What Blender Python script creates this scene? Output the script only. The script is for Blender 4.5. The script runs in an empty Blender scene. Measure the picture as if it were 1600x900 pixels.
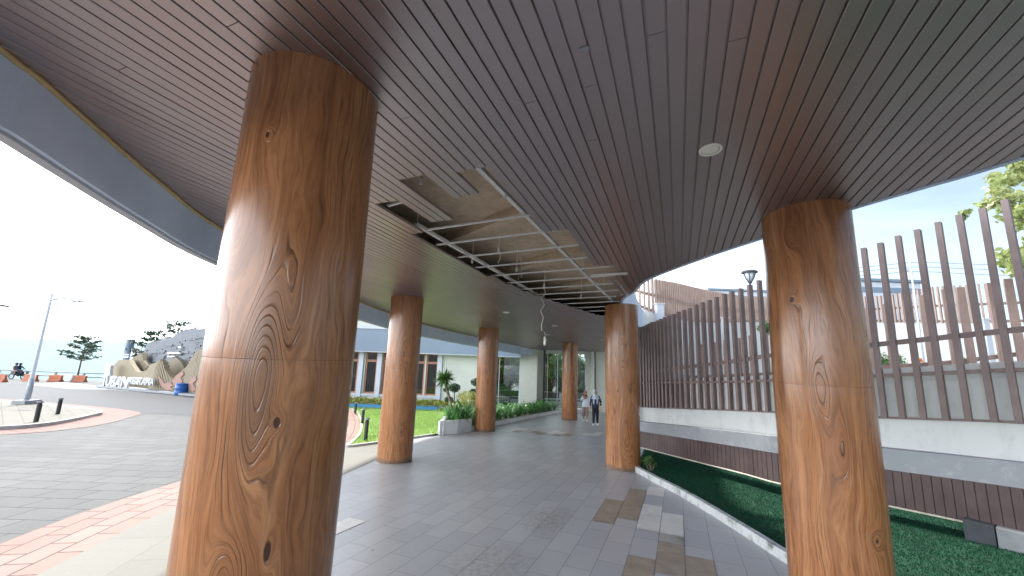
import bpy, bmesh, math, random
import numpy as np
from mathutils import Vector, Matrix, Quaternion
random.seed(7); rng = np.random.default_rng(7)
scene = bpy.context.scene
col = scene.collection
R = math.radians

# ------------------------------------------------------------------ frame of the place
# X across the walkway, Y along it, Z up. The site falls gently away from the viewer.
AZ = R(23.0)
FW = Vector((-math.sin(AZ), math.cos(AZ), 0)); RW = Vector((math.cos(AZ), math.sin(AZ), 0)); UW = Vector((0, 0, 1))
SL = 0.055
HC = 3.75                                  # soffit height over the floor
EYE = Vector((0, 0, 1.95)); FOC = 610.0
_u = Vector((125, 3540, -610)).normalized(); _f = Vector((0, 0, -1)); _f = (_f - _u * _f.dot(_u)).normalized(); _r = _f.cross(_u)
def ray(px, py):
    d = Vector((px - 800, 450 - py, -FOC))
    return RW * d.dot(_r) + UW * d.dot(_u) + FW * d.dot(_f)
def dep(x, y): return x * FW.x + y * FW.y
def gz(x, y): return -SL * max(-20.0, min(dep(x, y), 62.0))
def cz(x, y): return HC - SL * dep(x, y)
def on_ground(px, py, z0=0.0):
    d = ray(px, py); n = Vector((SL * FW.x, SL * FW.y, 1)); t = (z0 - n.dot(EYE)) / n.dot(d); return EYE + d * t
def on_ceil(px, py, dz=0.0): return on_ground(px, py, HC + dz)
def at_depth(px, py, D): d = ray(px, py); return EYE + d * (D / d.dot(FW))
def g3(x, y, dz=0.0): return Vector((x, y, gz(x, y) + dz))
def height_over(p, px, py):                # z of the sight line over plan point p
    d = ray(px, py); t = dep(p.x, p.y) / d.dot(FW); return (EYE + d * t).z
def fr(u, w, z): v = RW * u + FW * w; return Vector((v.x, v.y, z))   # building frame

# ------------------------------------------------------------------ materials
class NT:
    def __init__(s, name):
        s.m = bpy.data.materials.new(name); s.m.use_nodes = True; s.t = s.m.node_tree; s.n = s.t.nodes
        s.b = s.n['Principled BSDF']
    def node(s, typ, **kw):
        n = s.n.new(typ)
        for k, v in kw.items(): setattr(n, k, v)
        return n
    def ln(s, a, b): s.t.links.new(a, b)
    def setin(s, sock, v):
        if hasattr(v, 'links') or isinstance(v, bpy.types.NodeSocket): s.ln(v, sock)
        else: sock.default_value = v
    def math(s, op, a, b=None, c=None, clamp=False):
        n = s.node('ShaderNodeMath', operation=op); n.use_clamp = clamp
        s.setin(n.inputs[0], a)
        if b is not None: s.setin(n.inputs[1], b)
        if c is not None: s.setin(n.inputs[2], c)
        return n.outputs[0]
    def mix(s, f, a, b, typ='MIX'):
        n = s.node('ShaderNodeMix', data_type='RGBA', blend_type=typ)
        s.setin(n.inputs[0], f); s.setin(n.inputs[6], c4(a)); s.setin(n.inputs[7], c4(b)); return n.outputs[2]
    def obj(s): return s.node('ShaderNodeTexCoord').outputs['Object']
    def uv(s): return s.node('ShaderNodeTexCoord').outputs['UV']
    def mapping(s, vec, sc=(1, 1, 1), loc=(0, 0, 0), rot=(0, 0, 0)):
        n = s.node('ShaderNodeMapping'); s.ln(vec, n.inputs[0])
        n.inputs['Scale'].default_value = sc; n.inputs['Location'].default_value = loc; n.inputs['Rotation'].default_value = rot
        return n.outputs[0]
    def noise(s, vec, scale=5, detail=4, rough=.55, dist=0.0, dim='3D'):
        n = s.node('ShaderNodeTexNoise', noise_dimensions=dim)
        if dim == '1D': s.setin(n.inputs['W'], vec)
        else: s.ln(vec, n.inputs['Vector'])
        n.inputs['Scale'].default_value = scale; n.inputs['Detail'].default_value = detail
        n.inputs['Roughness'].default_value = rough; n.inputs['Distortion'].default_value = dist
        return n.outputs['Fac']
    def ramp(s, fac, stops, interp='LINEAR'):
        n = s.node('ShaderNodeValToRGB'); cr = n.color_ramp; cr.interpolation = interp
        while len(cr.elements) < len(stops): cr.elements.new(.5)
        for e, (p, c) in zip(cr.elements, stops): e.position = p; e.color = c4(c) if not isinstance(c, (int, float)) else (c, c, c, 1)
        s.ln(fac, n.inputs[0]); return n.outputs[0]
    def sep(s, vec):
        n = s.node('ShaderNodeSeparateXYZ'); s.ln(vec, n.inputs[0]); return n.outputs
    def comb(s, x, y, z=0.0):
        n = s.node('ShaderNodeCombineXYZ')
        for i, v in enumerate((x, y, z)): s.setin(n.inputs[i], v)
        return n.outputs[0]
    def bump(s, h, strength=.3, dist=.02):
        n = s.node('ShaderNodeBump'); s.ln(h, n.inputs['Height']); n.inputs['Strength'].default_value = strength
        n.inputs['Distance'].default_value = dist; s.ln(n.outputs[0], s.b.inputs['Normal'])
    def out(s, colr=None, rough=None, **kw):
        if colr is not None: s.setin(s.b.inputs['Base Color'], c4(colr) if not isinstance(colr, bpy.types.NodeSocket) else colr)
        if rough is not None: s.setin(s.b.inputs['Roughness'], rough)
        for k, v in kw.items(): s.setin(s.b.inputs[k.replace('_', ' ')], v)
        return s.m
def c4(c):
    if isinstance(c, bpy.types.NodeSocket): return c
    if isinstance(c, (int, float)): return c
    return tuple(c) + (1,) if len(c) == 3 else tuple(c)
def plain(name, c, rough=.6, var=.15, scale=6, bump=.0, metal=0.0, fine=None):
    t = NT(name); o = t.obj(); n = t.noise(o, scale, 5, .6)
    lo = tuple(v * (1 - var) for v in c); hi = tuple(min(1, v * (1 + var)) for v in c)
    k = t.mix(t.ramp(n, [(.3, (0, 0, 0)), (.7, (1, 1, 1))]), lo, hi)
    if bump: t.bump(t.noise(o, fine or scale * 8, 4), bump, .01)
    return t.out(k, rough, Metallic=metal)

def mat_soffit():
    t = NT('soffit_planks'); o = t.obj(); x, y, z = t.sep(o)
    pid = t.math('FLOOR', t.math('MULTIPLY', x, 10.0))
    seg = t.math('FLOOR', t.math('MULTIPLY', t.math('ADD', y, t.math('MULTIPLY', pid, 1.37)), .27))
    wn = t.node('ShaderNodeTexWhiteNoise', noise_dimensions='2D'); t.ln(t.comb(pid, seg), wn.inputs['Vector'])
    grain = t.noise(t.mapping(o, (60, 3, 60)), 1.0, 4, .6)
    big = t.noise(o, .8, 3)
    f = t.math('ADD', t.math('MULTIPLY', wn.outputs['Value'], .55), t.math('MULTIPLY', grain, .45))
    k = t.ramp(f, [(.15, (.026, .013, .0125)), (.55, (.040, .022, .021)), (.9, (.058, .034, .033))])
    dust = t.math('MULTIPLY', t.ramp(t.noise(o, 9, 6, .7), [(.62, 0), (.8, 1)]), .25)
    k = t.mix(dust, k, (.12, .09, .08))
    t.bump(t.math('ADD', grain, t.math('MULTIPLY', t.noise(o, 2.2, 2), 1.4)), .10, .004)
    rg = t.math('ADD', .31, t.math('MULTIPLY', t.math('ADD', big, wn.outputs['Value']), .08))
    t.b.inputs['Specular Tint'].default_value = (1, .905, .91, 1)
    return t.out(k, rg, IOR=4.8)

def mat_wood(name, bumps=(), seed=0.0, n_lines=19.0, rand=False):
    t = NT(name); uv = t.uv(); u, v, _ = t.sep(uv)
    off = seed
    if rand:
        oi = t.node('ShaderNodeObjectInfo'); off = t.math('MULTIPLY', oi.outputs['Random'], 0.0)
    sh = t.comb(t.math('ADD', u, seed), v, seed * 3.1)
    f = t.math('ADD', u, t.math('MULTIPLY', t.noise(t.mapping(sh, (1.5, .42, 1)), 1.6, 3, .5), .44))
    f = t.math('ADD', f, t.math('MULTIPLY', t.noise(t.mapping(sh, (6, 1.1, 1)), 1.6, 2, .5), .05))
    knot = None; tint = None; gsum = None
    for (bu, bv, su, sv, A, hard) in bumps:
        a = t.math('POWER', t.math('DIVIDE', t.math('SUBTRACT', u, bu), su), 2.0)
        b = t.math('POWER', t.math('DIVIDE', t.math('SUBTRACT', v, bv), sv), 2.0)
        g = t.math('EXPONENT', t.math('MULTIPLY', t.math('ADD', a, b), -1.0))
        f = t.math('ADD', f, t.math('MULTIPLY', g, A))
        if hard is not True: gsum = g if gsum is None else t.math('MAXIMUM', gsum, g)
        if hard == 'tint':
            tint = t.math('MULTIPLY', t.ramp(g, [(.30, 0), (.62, 1)]), .62)
        elif hard:
            kk = t.ramp(t.math('ADD', g, t.math('MULTIPLY', t.math('SUBTRACT', t.noise(t.mapping(uv, (14, 9, 1)), 1.5, 3), .5), .25)), [(.70, 0), (.84, 1)])
            knot = kk if knot is None else t.math('MAXIMUM', knot, kk)
    fl = t.math('MULTIPLY', f, n_lines)
    tt = t.math('FRACT', fl); d = t.math('ABSOLUTE', t.math('SUBTRACT', tt, .5))
    line = t.ramp(d, [(0.0, 1), (.05, .85), (.13, 0)])
    vis = t.ramp(t.noise(t.mapping(sh, (2.2, .8, 1)), 2.0, 3, .6), [(.50, .0), (.66, 1.)])
    wn = t.node('ShaderNodeTexWhiteNoise', noise_dimensions='1D'); t.setin(wn.inputs['W'], t.math('FLOOR', t.math('ADD', fl, .5)))
    if gsum is not None: vis = t.math('MAXIMUM', vis, t.ramp(gsum, [(.15, 0), (.5, .95)]))
    vis2 = t.math('MULTIPLY', vis, t.ramp(wn.outputs['Value'], [(.25, .08), (.8, 1)]))
    line = t.math('MULTIPLY', line, vis2)
    grain = t.noise(t.mapping(t.comb(f, v, u), (70, 3.0, 8)), 1.0, 4, .65)
    band = t.noise(t.mapping(t.comb(f, t.math('MULTIPLY', v, .12), seed), (7, 1, 1)), 1.4, 3, .6)
    k = t.ramp(band, [(.28, (.180, .070, .026)), (.46, (.315, .132, .051)), (.60, (.39, .178, .074)), (.8, (.46, .245, .122))])
    k = t.mix(t.math('MULTIPLY', t.ramp(grain, [(.36, 1), (.58, 0)]), .62), k, (.12, .045, .016))
    mott = t.noise(t.mapping(sh, (3, 2, 1)), 1.3, 5, .65)
    k = t.mix(t.math('MULTIPLY', t.ramp(mott, [(.45, 0), (.75, 1)]), .35), k, (.36, .19, .095))
    if tint is not None: k = t.mix(tint, k, (.125, .062, .032))
    k = t.mix(t.math('MULTIPLY', line, .86), k, (.045, .018, .008))
    if knot is not None: k = t.mix(t.math('MULTIPLY', knot, .9), k, (.03, .015, .009))
    low = t.math('MULTIPLY', t.ramp(t.math('ADD', v, t.math('MULTIPLY', t.noise(t.mapping(uv, (9, 14, 1)), 1.0, 4), -.16)), [(-.0, 1), (.05, 0)]), .75)
    k = t.mix(low, k, (.11, .085, .065))
    scuff = t.ramp(t.noise(t.mapping(uv, (7, 1.6, 1)), 2.3, 6, .75), [(.63, 0), (.74, 1)])
    k = t.mix(t.math('MULTIPLY', scuff, .3), k, (.42, .30, .19))
    h = t.math('SUBTRACT', t.math('MULTIPLY', grain, .2), line)
    if knot is not None: h = t.math('SUBTRACT', h, t.math('MULTIPLY', knot, 1.2))
    t.bump(h, .5, .008)
    rg = t.math('ADD', .12, t.math('MULTIPLY', mott, .20))
    return t.out(k, rg, IOR=1.5)

def mat_tiles():
    t = NT('floor_tiles'); o = t.obj(); x, y, z = t.sep(o)
    br = t.node('ShaderNodeTexBrick'); t.ln(t.comb(y, x), br.inputs['Vector'])
    br.offset = .5; br.inputs['Color1'].default_value = (.0, .0, .0, 1); br.inputs['Color2'].default_value = (1, 1, 1, 1)
    br.inputs['Scale'].default_value = 1; br.inputs['Mortar Size'].default_value = .0035; br.inputs['Mortar Smooth'].default_value = .3
    br.inputs['Brick Width'].default_value = .6; br.inputs['Row Height'].default_value = .3; br.inputs['Mortar'].default_value = (.5, .5, .5, 1)
    base = t.ramp(br.outputs['Color'], [(0, (.375, .380, .395)), (.5, (.405, .409, .42)), (1, (.45, .452, .455))])
    n = t.noise(o, 1.2, 5, .6); n2 = t.noise(o, 26, 4, .7)
    base = t.mix(t.math('MULTIPLY', t.ramp(n, [(.35, 1), (.65, 0)]), .35), base, (.33, .34, .36))
    base = t.mix(t.math('MULTIPLY', t.ramp(n2, [(.5, 0), (.75, 1)]), .18), base, (.22, .22, .22))
    # worn, scuffed patch on the floor
    def blob(cx, cy, sx, sy):
        a = t.math('POWER', t.math('DIVIDE', t.math('SUBTRACT', x, cx), sx), 2.0); b = t.math('POWER', t.math('DIVIDE', t.math('SUBTRACT', y, cy), sy), 2.0)
        return t.math('EXPONENT', t.math('MULTIPLY', t.math('ADD', a, b), -1.0))
    wear = t.math('MAXIMUM', blob(-1.75, 5.75, .35, .75), t.math('MULTIPLY', blob(-1.9, 4.2, .6, .7), .75))
    spk = t.ramp(t.noise(t.mapping(o, (1, .6, 1)), 22, 6, .75), [(.44, 0), (.60, 1)])
    w2 = t.math('MULTIPLY', t.ramp(t.math('MULTIPLY', wear, t.math('ADD', .35, t.noise(o, 4, 4))), [(.22, 0), (.8, 1)]), spk)
    base = t.mix(t.math('MULTIPLY', w2, .5), base, (.085, .082, .078))
    pale = t.math('MULTIPLY', t.ramp(wear, [(.45, 0), (1, 1)]), t.ramp(t.noise(o, 6, 4), [(.45, 0), (.65, 1)]))
    base = t.mix(t.math('MULTIPLY', pale, .5), base, (.34, .29, .235))
    spots = t.ramp(t.noise(o, 11, 2, .4), [(.76, 0), (.79, 1)])
    base = t.mix(t.math('MULTIPLY', spots, .6), base, (.05, .05, .05))
    mm = br.outputs['Fac']
    base = t.mix(t.math('MULTIPLY', mm, .8), base, (.085, .085, .09))
    t.bump(t.math('SUBTRACT', t.math('MULTIPLY', n2, .2), mm), .35, .004)
    return t.out(base, t.math('ADD', .26, t.math('MULTIPLY', n, .25)))

def mat_pavers(name, c1, c2, mortar, bw, rh, ms, rot=0.0, use_uv=False, offset=.5, dirt=.35):
    t = NT(name); o = t.uv() if use_uv else t.obj()
    br = t.node('ShaderNodeTexBrick'); t.ln(t.mapping(o, rot=(0, 0, rot)), br.inputs['Vector']); br.offset = offset
    br.inputs['Color1'].default_value = c4(c1); br.inputs['Color2'].default_value = c4(c2); br.inputs['Mortar'].default_value = c4(mortar)
    br.inputs['Scale'].default_value = 1; br.inputs['Mortar Size'].default_value = ms; br.inputs['Mortar Smooth'].default_value = .2
    br.inputs['Brick Width'].default_value = bw; br.inputs['Row Height'].default_value = rh
    o2 = t.obj(); n = t.noise(o2, .7, 5, .65); n2 = t.noise(o2, 14, 5, .7)
    k = t.mix(t.math('MULTIPLY', t.ramp(n, [(.4, 0), (.7, 1)]), dirt), br.outputs['Color'], tuple(v * .62 for v in c1))
    k = t.mix(t.math('MULTIPLY', t.ramp(n2, [(.5, 0), (.8, 1)]), .3), k, tuple(min(1, v * 1.3) for v in c2))
    t.bump(t.math('SUBTRACT', t.math('MULTIPLY', n2, .3), br.outputs['Fac']), .6, .008)
    return t.out(k, .75)

def mat_leaf(name, a, b, c=None, trans=.25, scale=1.7, spec=.5, rough=.45):
    t = NT(name); o = t.obj(); n = t.noise(o, scale, 3); n2 = t.noise(o, 23, 2)
    f = t.math('ADD', t.math('MULTIPLY', n, .6), t.math('MULTIPLY', n2, .4))
    k = t.ramp(f, [(.33, a), (.52, b), (.7, c or b)])
    t.out(k, rough, Specular_IOR_Level=spec)
    tr = t.node('ShaderNodeBsdfTranslucent'); t.ln(k, tr.inputs[0]); mx = t.node('ShaderNodeMixShader'); mx.inputs[0].default_value = trans
    t.ln(t.b.outputs[0], mx.inputs[1]); t.ln(tr.outputs[0], mx.inputs[2]); t.ln(mx.outputs[0], t.n['Material Output'].inputs[0])
    return t.m

def mat_stained(name, c, stain, rough=.7, streak=True, amount=.6, thr=(.5, .72)):
    t = NT(name); o = t.obj(); n = t.noise(t.mapping(o, (5, 5, .8 if streak else 5)), 1.0, 6, .7); n2 = t.noise(o, 7, 6, .7); n3 = t.noise(o, .9, 3)
    f = t.math('MULTIPLY', t.ramp(t.math('ADD', t.math('MULTIPLY', n, .5), t.math('MULTIPLY', n2, .5)), [(thr[0], 0), (thr[1], 1)]), amount)
    k = t.mix(t.ramp(n3, [(.3, 0), (.7, 1)]), tuple(v * .88 for v in c), c)
    k = t.mix(f, k, stain); t.bump(n2, .25, .006)
    return t.out(k, rough)

def mat_glass(name, tint=(.012, .014, .014), rough=.02):
    t = NT(name); o = t.obj(); t.bump(t.noise(o, .7, 2), .04, .02)
    return t.out(tint, rough, IOR=1.65)

M = {}
M['soffit'] = mat_soffit()
M['tiles'] = mat_tiles()
M['pavers'] = mat_pavers('grey_pavers', (.072, .075, .075), (.100, .103, .101), (.020, .020, .020), .62, .42, .013, rot=R(-24), dirt=.5)
M['red'] = mat_pavers('red_pavers', (.25, .145, .12), (.31, .185, .155), (.06, .042, .038), .5, .25, .012, use_uv=True)
M['redring'] = mat_pavers('red_ring_pavers', (.21, .12, .10), (.26, .155, .13), (.06, .042, .038), .5, .25, .012)
M['sandpav'] = mat_pavers('sand_pavers', (.135, .13, .105), (.17, .16, .13), (.085, .08, .065), .4, .4, .012, rot=R(15))
M['sunlittile'] = mat_pavers('sunlit_tile_tone', (.165, .160, .142), (.19, .185, .165), (.13, .125, .11), 1.2, .6, .004, use_uv=True, dirt=.15)  # floor tile with warm sunlight put into its colour, darkened against clipping
M['asphalt'] = plain('asphalt', (.028, .0315, .037), .7, .15, .4, .2, fine=30)
M['land'] = plain('land_soil', (.22, .22, .2), .9, .2, .3)
M['kerb'] = mat_stained('kerb_concrete', (.42, .42, .40), (.12, .115, .10))
M['whitecurb'] = mat_stained('white_curb', (.48, .50, .50), (.07, .08, .06), .75, False, .9, (.50, .64))
M['planterwhite'] = mat_stained('planter_white', (.66, .68, .68), (.12, .13, .10), .75, False, .85, (.55, .68))
M['turf'] = plain('turf_mat', (.008, .055, .028), .9, .35, 4, .6, fine=160)
M['turfblade'] = mat_leaf('turf_blades', (.006, .048, .026), (.009, .064, .033), (.013, .082, .042), .1, 9, .08, .9)
M['lawn'] = plain('lawn_soil', (.22, .33, .08), .9, .25, 1.5, .4, fine=60)
M['lawnblade'] = mat_leaf('lawn_blades', (.20, .32, .07), (.28, .43, .11), (.38, .50, .16), .25, .6)
M['concrete'] = mat_stained('rough_concrete', (.66, .53, .38), (.30, .23, .16), .9, False, .6, (.42, .65))
M['fascia'] = plain('canopy_fascia_metal', (.56, .70, .90), .35, .12, 1.2)
M['gold'] = plain('gold_trim', (.48, .36, .17), .45, .15, 20)
M['galv'] = plain('galvanised_steel', (.72, .73, .72), .42, .08, 12)
M['cable'] = plain('pale_cable', (.62, .58, .48), .6, .1)
M['lampwhite'] = plain('frosted_lens', (.84, .82, .72), .5, .05)
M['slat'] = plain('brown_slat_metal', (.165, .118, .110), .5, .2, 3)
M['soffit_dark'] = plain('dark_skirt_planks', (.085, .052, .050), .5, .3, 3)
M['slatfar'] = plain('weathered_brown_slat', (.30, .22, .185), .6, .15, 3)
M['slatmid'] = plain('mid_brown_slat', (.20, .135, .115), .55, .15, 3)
M['wallwhite'] = mat_stained('painted_wall', (.62, .64, .63), (.34, .35, .33), .75, True, .5)
M['ledge'] = mat_stained('grey_cement_ledge', (.30, .315, .335), (.47, .48, .48), .7, False, .6, (.52, .66))
M['ivory'] = plain('ivory_trim', (.58, .54, .44), .6, .1)
M['darkblock'] = plain('dark_block', (.045, .05, .06), .6, .2)
M['greyblock'] = plain('grey_block', (.25, .26, .27), .8, .15)
M['cream'] = mat_stained('cream_render', (.54, .57, .52), (.46, .48, .44), .8, True, .4)
M['bluefascia'] = plain('blue_panel', (.155, .205, .27), .5, .06, 1.0)
M['greyframe'] = plain('pale_frame', (.45, .49, .55), .5, .08)
M['brownframe'] = plain('brown_frame', (.33, .14, .085), .55, .15)
M['glass'] = mat_glass('window_glass')
t = NT('clear_glass'); gl = t.node('ShaderNodeBsdfGlossy'); gl.inputs['Roughness'].default_value = .02; gl.inputs['Color'].default_value = (.9, .95, .95, 1)
tp = t.node('ShaderNodeBsdfTransparent'); tp.inputs[0].default_value = (.80, .86, .84, 1); fn = t.node('ShaderNodeFresnel'); fn.inputs[0].default_value = 1.6; ms_ = t.node('ShaderNodeMixShader')
t.ln(t.math('ADD', fn.outputs[0], .06), ms_.inputs[0]); t.ln(tp.outputs[0], ms_.inputs[1]); t.ln(gl.outputs[0], ms_.inputs[2]); t.ln(ms_.outputs[0], t.n['Material Output'].inputs[0]); M['clearglass'] = t.m
M['bluecurb'] = plain('blue_curb', (.03, .20, .38), .5, .15)
M['black'] = plain('black_metal', (.02, .021, .023), .45, .2)
M['steel'] = plain('painted_pole', (.36, .40, .45), .4, .1)
M['tanwave'] = plain('tan_panel', (.27, .225, .15), .7, .08, 2)
M['tandark'] = plain('tan_panel_dark', (.19, .16, .105), .7, .08, 2)
M['rock'] = mat_stained('grey_stone_wall', (.20, .215, .24), (.30, .31, .33), .85, False, .7, (.5, .6))
M['pink'] = plain('pink_relief', (.34, .20, .165), .75, .12, 4)
M['white'] = plain('white_paint', (.60, .63, .66), .5, .05)
M['blue'] = plain('blue_plastic', (.01, .10, .36), .4, .15)
M['orange'] = plain('orange_plastic', (.50, .15, .06), .5, .1)
M['bark'] = plain('bark', (.17, .13, .10), .9, .3, 9, .5)
M['leafdark'] = mat_leaf('dark_leaves', (.018, .05, .025), (.035, .085, .04), (.06, .12, .05))
M['leafmid'] = mat_leaf('green_leaves', (.03, .085, .015), (.07, .15, .03), (.12, .21, .05))
M['leaflime'] = mat_leaf('lime_leaves', (.17, .23, .07), (.30, .35, .13), (.46, .48, .25), .45, 1.2)
M['leaflily'] = mat_leaf('lily_leaves', (.04, .15, .03), (.10, .28, .07), (.30, .48, .22), .2, 4)
M['leafyellow'] = mat_leaf('yellow_green_leaves', (.22, .29, .05), (.40, .42, .10), (.52, .46, .16), .3, 3)
M['flower'] = plain('orange_flowers', (.75, .22, .03), .6, .3, 8)
M['skin'] = plain('skin', (.42, .24, .16), .5, .05)
M['navy'] = plain('navy_cloth', (.018, .03, .075), .85, .2, 12)
M['darktrouser'] = plain('black_trousers', (.012, .013, .022), .85, .2, 12)
M['whitecloth'] = plain('white_cloth', (.62, .67, .76), .85, .1, 12)
M['palehijab'] = plain('pale_blue_hijab', (.45, .52, .62), .85, .1, 12)
M['brownhijab'] = plain('brown_hijab', (.36, .21, .17), .85, .1, 12)
M['taupe'] = plain('taupe_cloth', (.27, .19, .17), .85, .15, 12)
M['sole'] = plain('white_shoes', (.75, .75, .75), .6, .05)
M['beige'] = plain('beige_bag', (.62, .56, .42), .7, .1)
M['phone'] = plain('black_phone', (.015, .015, .017), .3, .1)
M['tan_tile'] = plain('tan_tile', (.30, .245, .19), .45, .2, 5)
M['white_tile'] = plain('white_tile', (.60, .59, .55), .45, .12, 5)
M['water'] = None
t = NT('sea_water'); o = t.obj(); t.bump(t.noise(t.mapping(o, (1, 1, 1)), .35, 4), .25, .3)
M['water'] = t.out((.14, .225, .245), .6, IOR=1.10)

# ------------------------------------------------------------------ mesh helpers
class MB:
    def __init__(s): s.v = []; s.f = []; s.uvs = {}
    def add(s, vs, fs):
        b = len(s.v); s.v += [tuple(v) for v in vs]; s.f += [tuple(b + i for i in f) for f in fs]
    def box(s, c, sx, sy, sz, ax=None, ay=None, az=None):
        c = Vector(c); ax = Vector(ax or (1, 0, 0)); ay = Vector(ay or (0, 1, 0)); az = Vector(az or (0, 0, 1))
        vs = [c + ax * (i * sx / 2) + ay * (j * sy / 2) + az * (k * sz / 2) for i in (-1, 1) for j in (-1, 1) for k in (-1, 1)]
        s.add(vs, [(0, 1, 3, 2), (4, 6, 7, 5), (0, 4, 5, 1), (2, 3, 7, 6), (0, 2, 6, 4), (1, 5, 7, 3)])
    def beam(s, a, b, w, h, up=(0, 0, 1)):
        a = Vector(a); b = Vector(b); d = (b - a); L = d.length; d = d / L; up = Vector(up)
        x = d.cross(up); x = x.normalized() if x.length > 1e-5 else Vector((1, 0, 0)); z = x.cross(d)
        s.box((a + b) / 2, w, L, h, x, d, z)
    def tube(s, pts, rad, seg=8, cap=True):
        pts = [Vector(p) for p in pts]; n = len(pts); rs = rad if isinstance(rad, (list, tuple)) else [rad] * n
        b = len(s.v); up = Vector((0, 0, 1)); prev = None
        for i, p in enumerate(pts):
            d = (pts[min(i + 1, n - 1)] - pts[max(i - 1, 0)]).normalized()
            x = prev - d * prev.dot(d) if prev is not None else (d.cross(up) if abs(d.z) < .95 else Vector((1, 0, 0)))
            x.normalize(); prev = x; y = d.cross(x)
            for k in range(seg):
                a = 2 * math.pi * k / seg; s.v.append(tuple(p + (x * math.cos(a) + y * math.sin(a)) * rs[i]))
        for i in range(n - 1):
            for k in range(seg):
                k2 = (k + 1) % seg; s.f.append((b + i * seg + k, b + i * seg + k2, b + (i + 1) * seg + k2, b + (i + 1) * seg + k))
        if cap:
            s.f.append(tuple(b + k for k in range(seg))[::-1]); s.f.append(tuple(b + (n - 1) * seg + k for k in range(seg)))
    def lathe(s, c, prof, seg=24, ax=None):
        c = Vector(c); q = Vector((0, 0, 1)).rotation_difference(Vector(ax)) if ax else Quaternion(); b = len(s.v); n = len(prof)
        for r, z in prof:
            for k in range(seg):
                a = 2 * math.pi * k / seg; s.v.append(tuple(c + q @ Vector((r * math.cos(a), r * math.sin(a), z))))
        for i in range(n - 1):
            for k in range(seg):
                k2 = (k + 1) % seg; s.f.append((b + i * seg + k, b + i * seg + k2, b + (i + 1) * seg + k2, b + (i + 1) * seg + k))
        s.f.append(tuple(b + k for k in range(seg))[::-1]); s.f.append(tuple(b + (n - 1) * seg + k for k in range(seg)))
    def ball(s, c, r, seg=12, rings=8, sc=(1, 1, 1)):
        c = Vector(c); prof = []
        for i in range(rings + 1):
            a = math.pi * i / rings; prof.append((max(.001, r * math.sin(a)), -r * math.cos(a)))
        b = len(s.v); s.lathe((0, 0, 0), prof, seg)
        for i in range(b, len(s.v)): v = s.v[i]; s.v[i] = (c.x + v[0] * sc[0], c.y + v[1] * sc[1], c.z + v[2] * sc[2])
    def prism(s, poly, ext):                     # poly: 3D loop, ext: vector
        n = len(poly); poly = [Vector(p) for p in poly]; e = Vector(ext); b = len(s.v)
        s.v += [tuple(p) for p in poly] + [tuple(p + e) for p in poly]
        s.f.append(tuple(b + i for i in range(n))[::-1]); s.f.append(tuple(b + n + i for i in range(n)))
        for i in range(n): j = (i + 1) % n; s.f.append((b + i, b + j, b + n + j, b + n + i))
    def strip(s, A, B):                          # quads between two polylines
        n = len(A); b = len(s.v); s.v += [tuple(p) for p in A] + [tuple(p) for p in B]
        for i in range(n - 1): s.f.append((b + i, b + i + 1, b + n + i + 1, b + n + i))
    def wall(s, P, zb, zt, th, nrm_side=1):      # solid wall along plan polyline; zb/zt functions of index
        n = len(P); L = offset(P, th * nrm_side)
        a = [Vector((p.x, p.y, zb[i])) for i, p in enumerate(P)]; b_ = [Vector((p.x, p.y, zt[i])) for i, p in enumerate(P)]
        c = [Vector((p.x, p.y, zt[i])) for i, p in enumerate(L)]; d = [Vector((p.x, p.y, zb[i])) for i, p in enumerate(L)]
        s.strip(a, b_); s.strip(b_, c); s.strip(c, d); s.strip(d, a)
        s.add([a[0], b_[0], c[0], d[0]], [(0, 1, 2, 3)]); s.add([a[-1], b_[-1], c[-1], d[-1]], [(0, 1, 2, 3)])
    def build(s, name, mat, parent=None, smooth=False, uvs=None, fixn=True):
        me = bpy.data.meshes.new(name); me.from_pydata(s.v, [], s.f); me.update()
        if uvs is not None:
            l = me.uv_layers.new(name='UVMap')
            idx = np.empty(len(me.loops), dtype=np.int32); me.loops.foreach_get('vertex_index', idx)
            l.data.foreach_set('uv', np.asarray(uvs, dtype=np.float32)[idx].ravel())
        if fixn:
            bm = bmesh.new(); bm.from_mesh(me); bmesh.ops.recalc_face_normals(bm, faces=bm.faces); bm.to_mesh(me); bm.free()
        if smooth: me.polygons.foreach_set('use_smooth', [True] * len(me.polygons))
        me.materials.append(mat)
        return link(name, me, parent)
def link(name, me, parent=None):
    o = bpy.data.objects.new(name, me); col.objects.link(o)
    if parent is not None:
        o.parent = parent; o.matrix_parent_inverse = parent_inv(parent)
    return o
def parent_inv(p):
    m = Matrix.LocRotScale(p.location, p.rotation_euler, p.scale)
    if p.parent is not None: m = Matrix.LocRotScale(p.parent.location, p.parent.rotation_euler, p.parent.scale) @ p.matrix_parent_inverse @ m
    return m.inverted()
def offset(P, d):
    out = []
    for i, p in enumerate(P):
        a = P[max(i - 1, 0)]; b = P[min(i + 1, len(P) - 1)]; t = (b - a); t.z = 0; t.normalize()
        out.append(Vector((p.x - t.y * d, p.y + t.x * d, p.z)))
    return out
def tag(o, label=None, cat=None, group=None, kind=None):
    if label: o['label'] = label
    if cat: o['category'] = cat
    if group: o['group'] = group
    if kind: o['kind'] = kind
    return o
def thing(name, loc, label, cat, group=None, rz=0.0):
    o = bpy.data.objects.new(name, None); col.objects.link(o); o.location = loc; o.rotation_euler = (0, 0, rz); o.empty_display_size = .2
    return tag(o, label, cat, group)
def copy_tree(o, parent=None):
    c = o.copy(); col.objects.link(c)
    if parent is not None: c.parent = parent
    for ch in [k for k in col.objects if k.parent == o]: copy_tree(ch, c)
    return c
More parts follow.
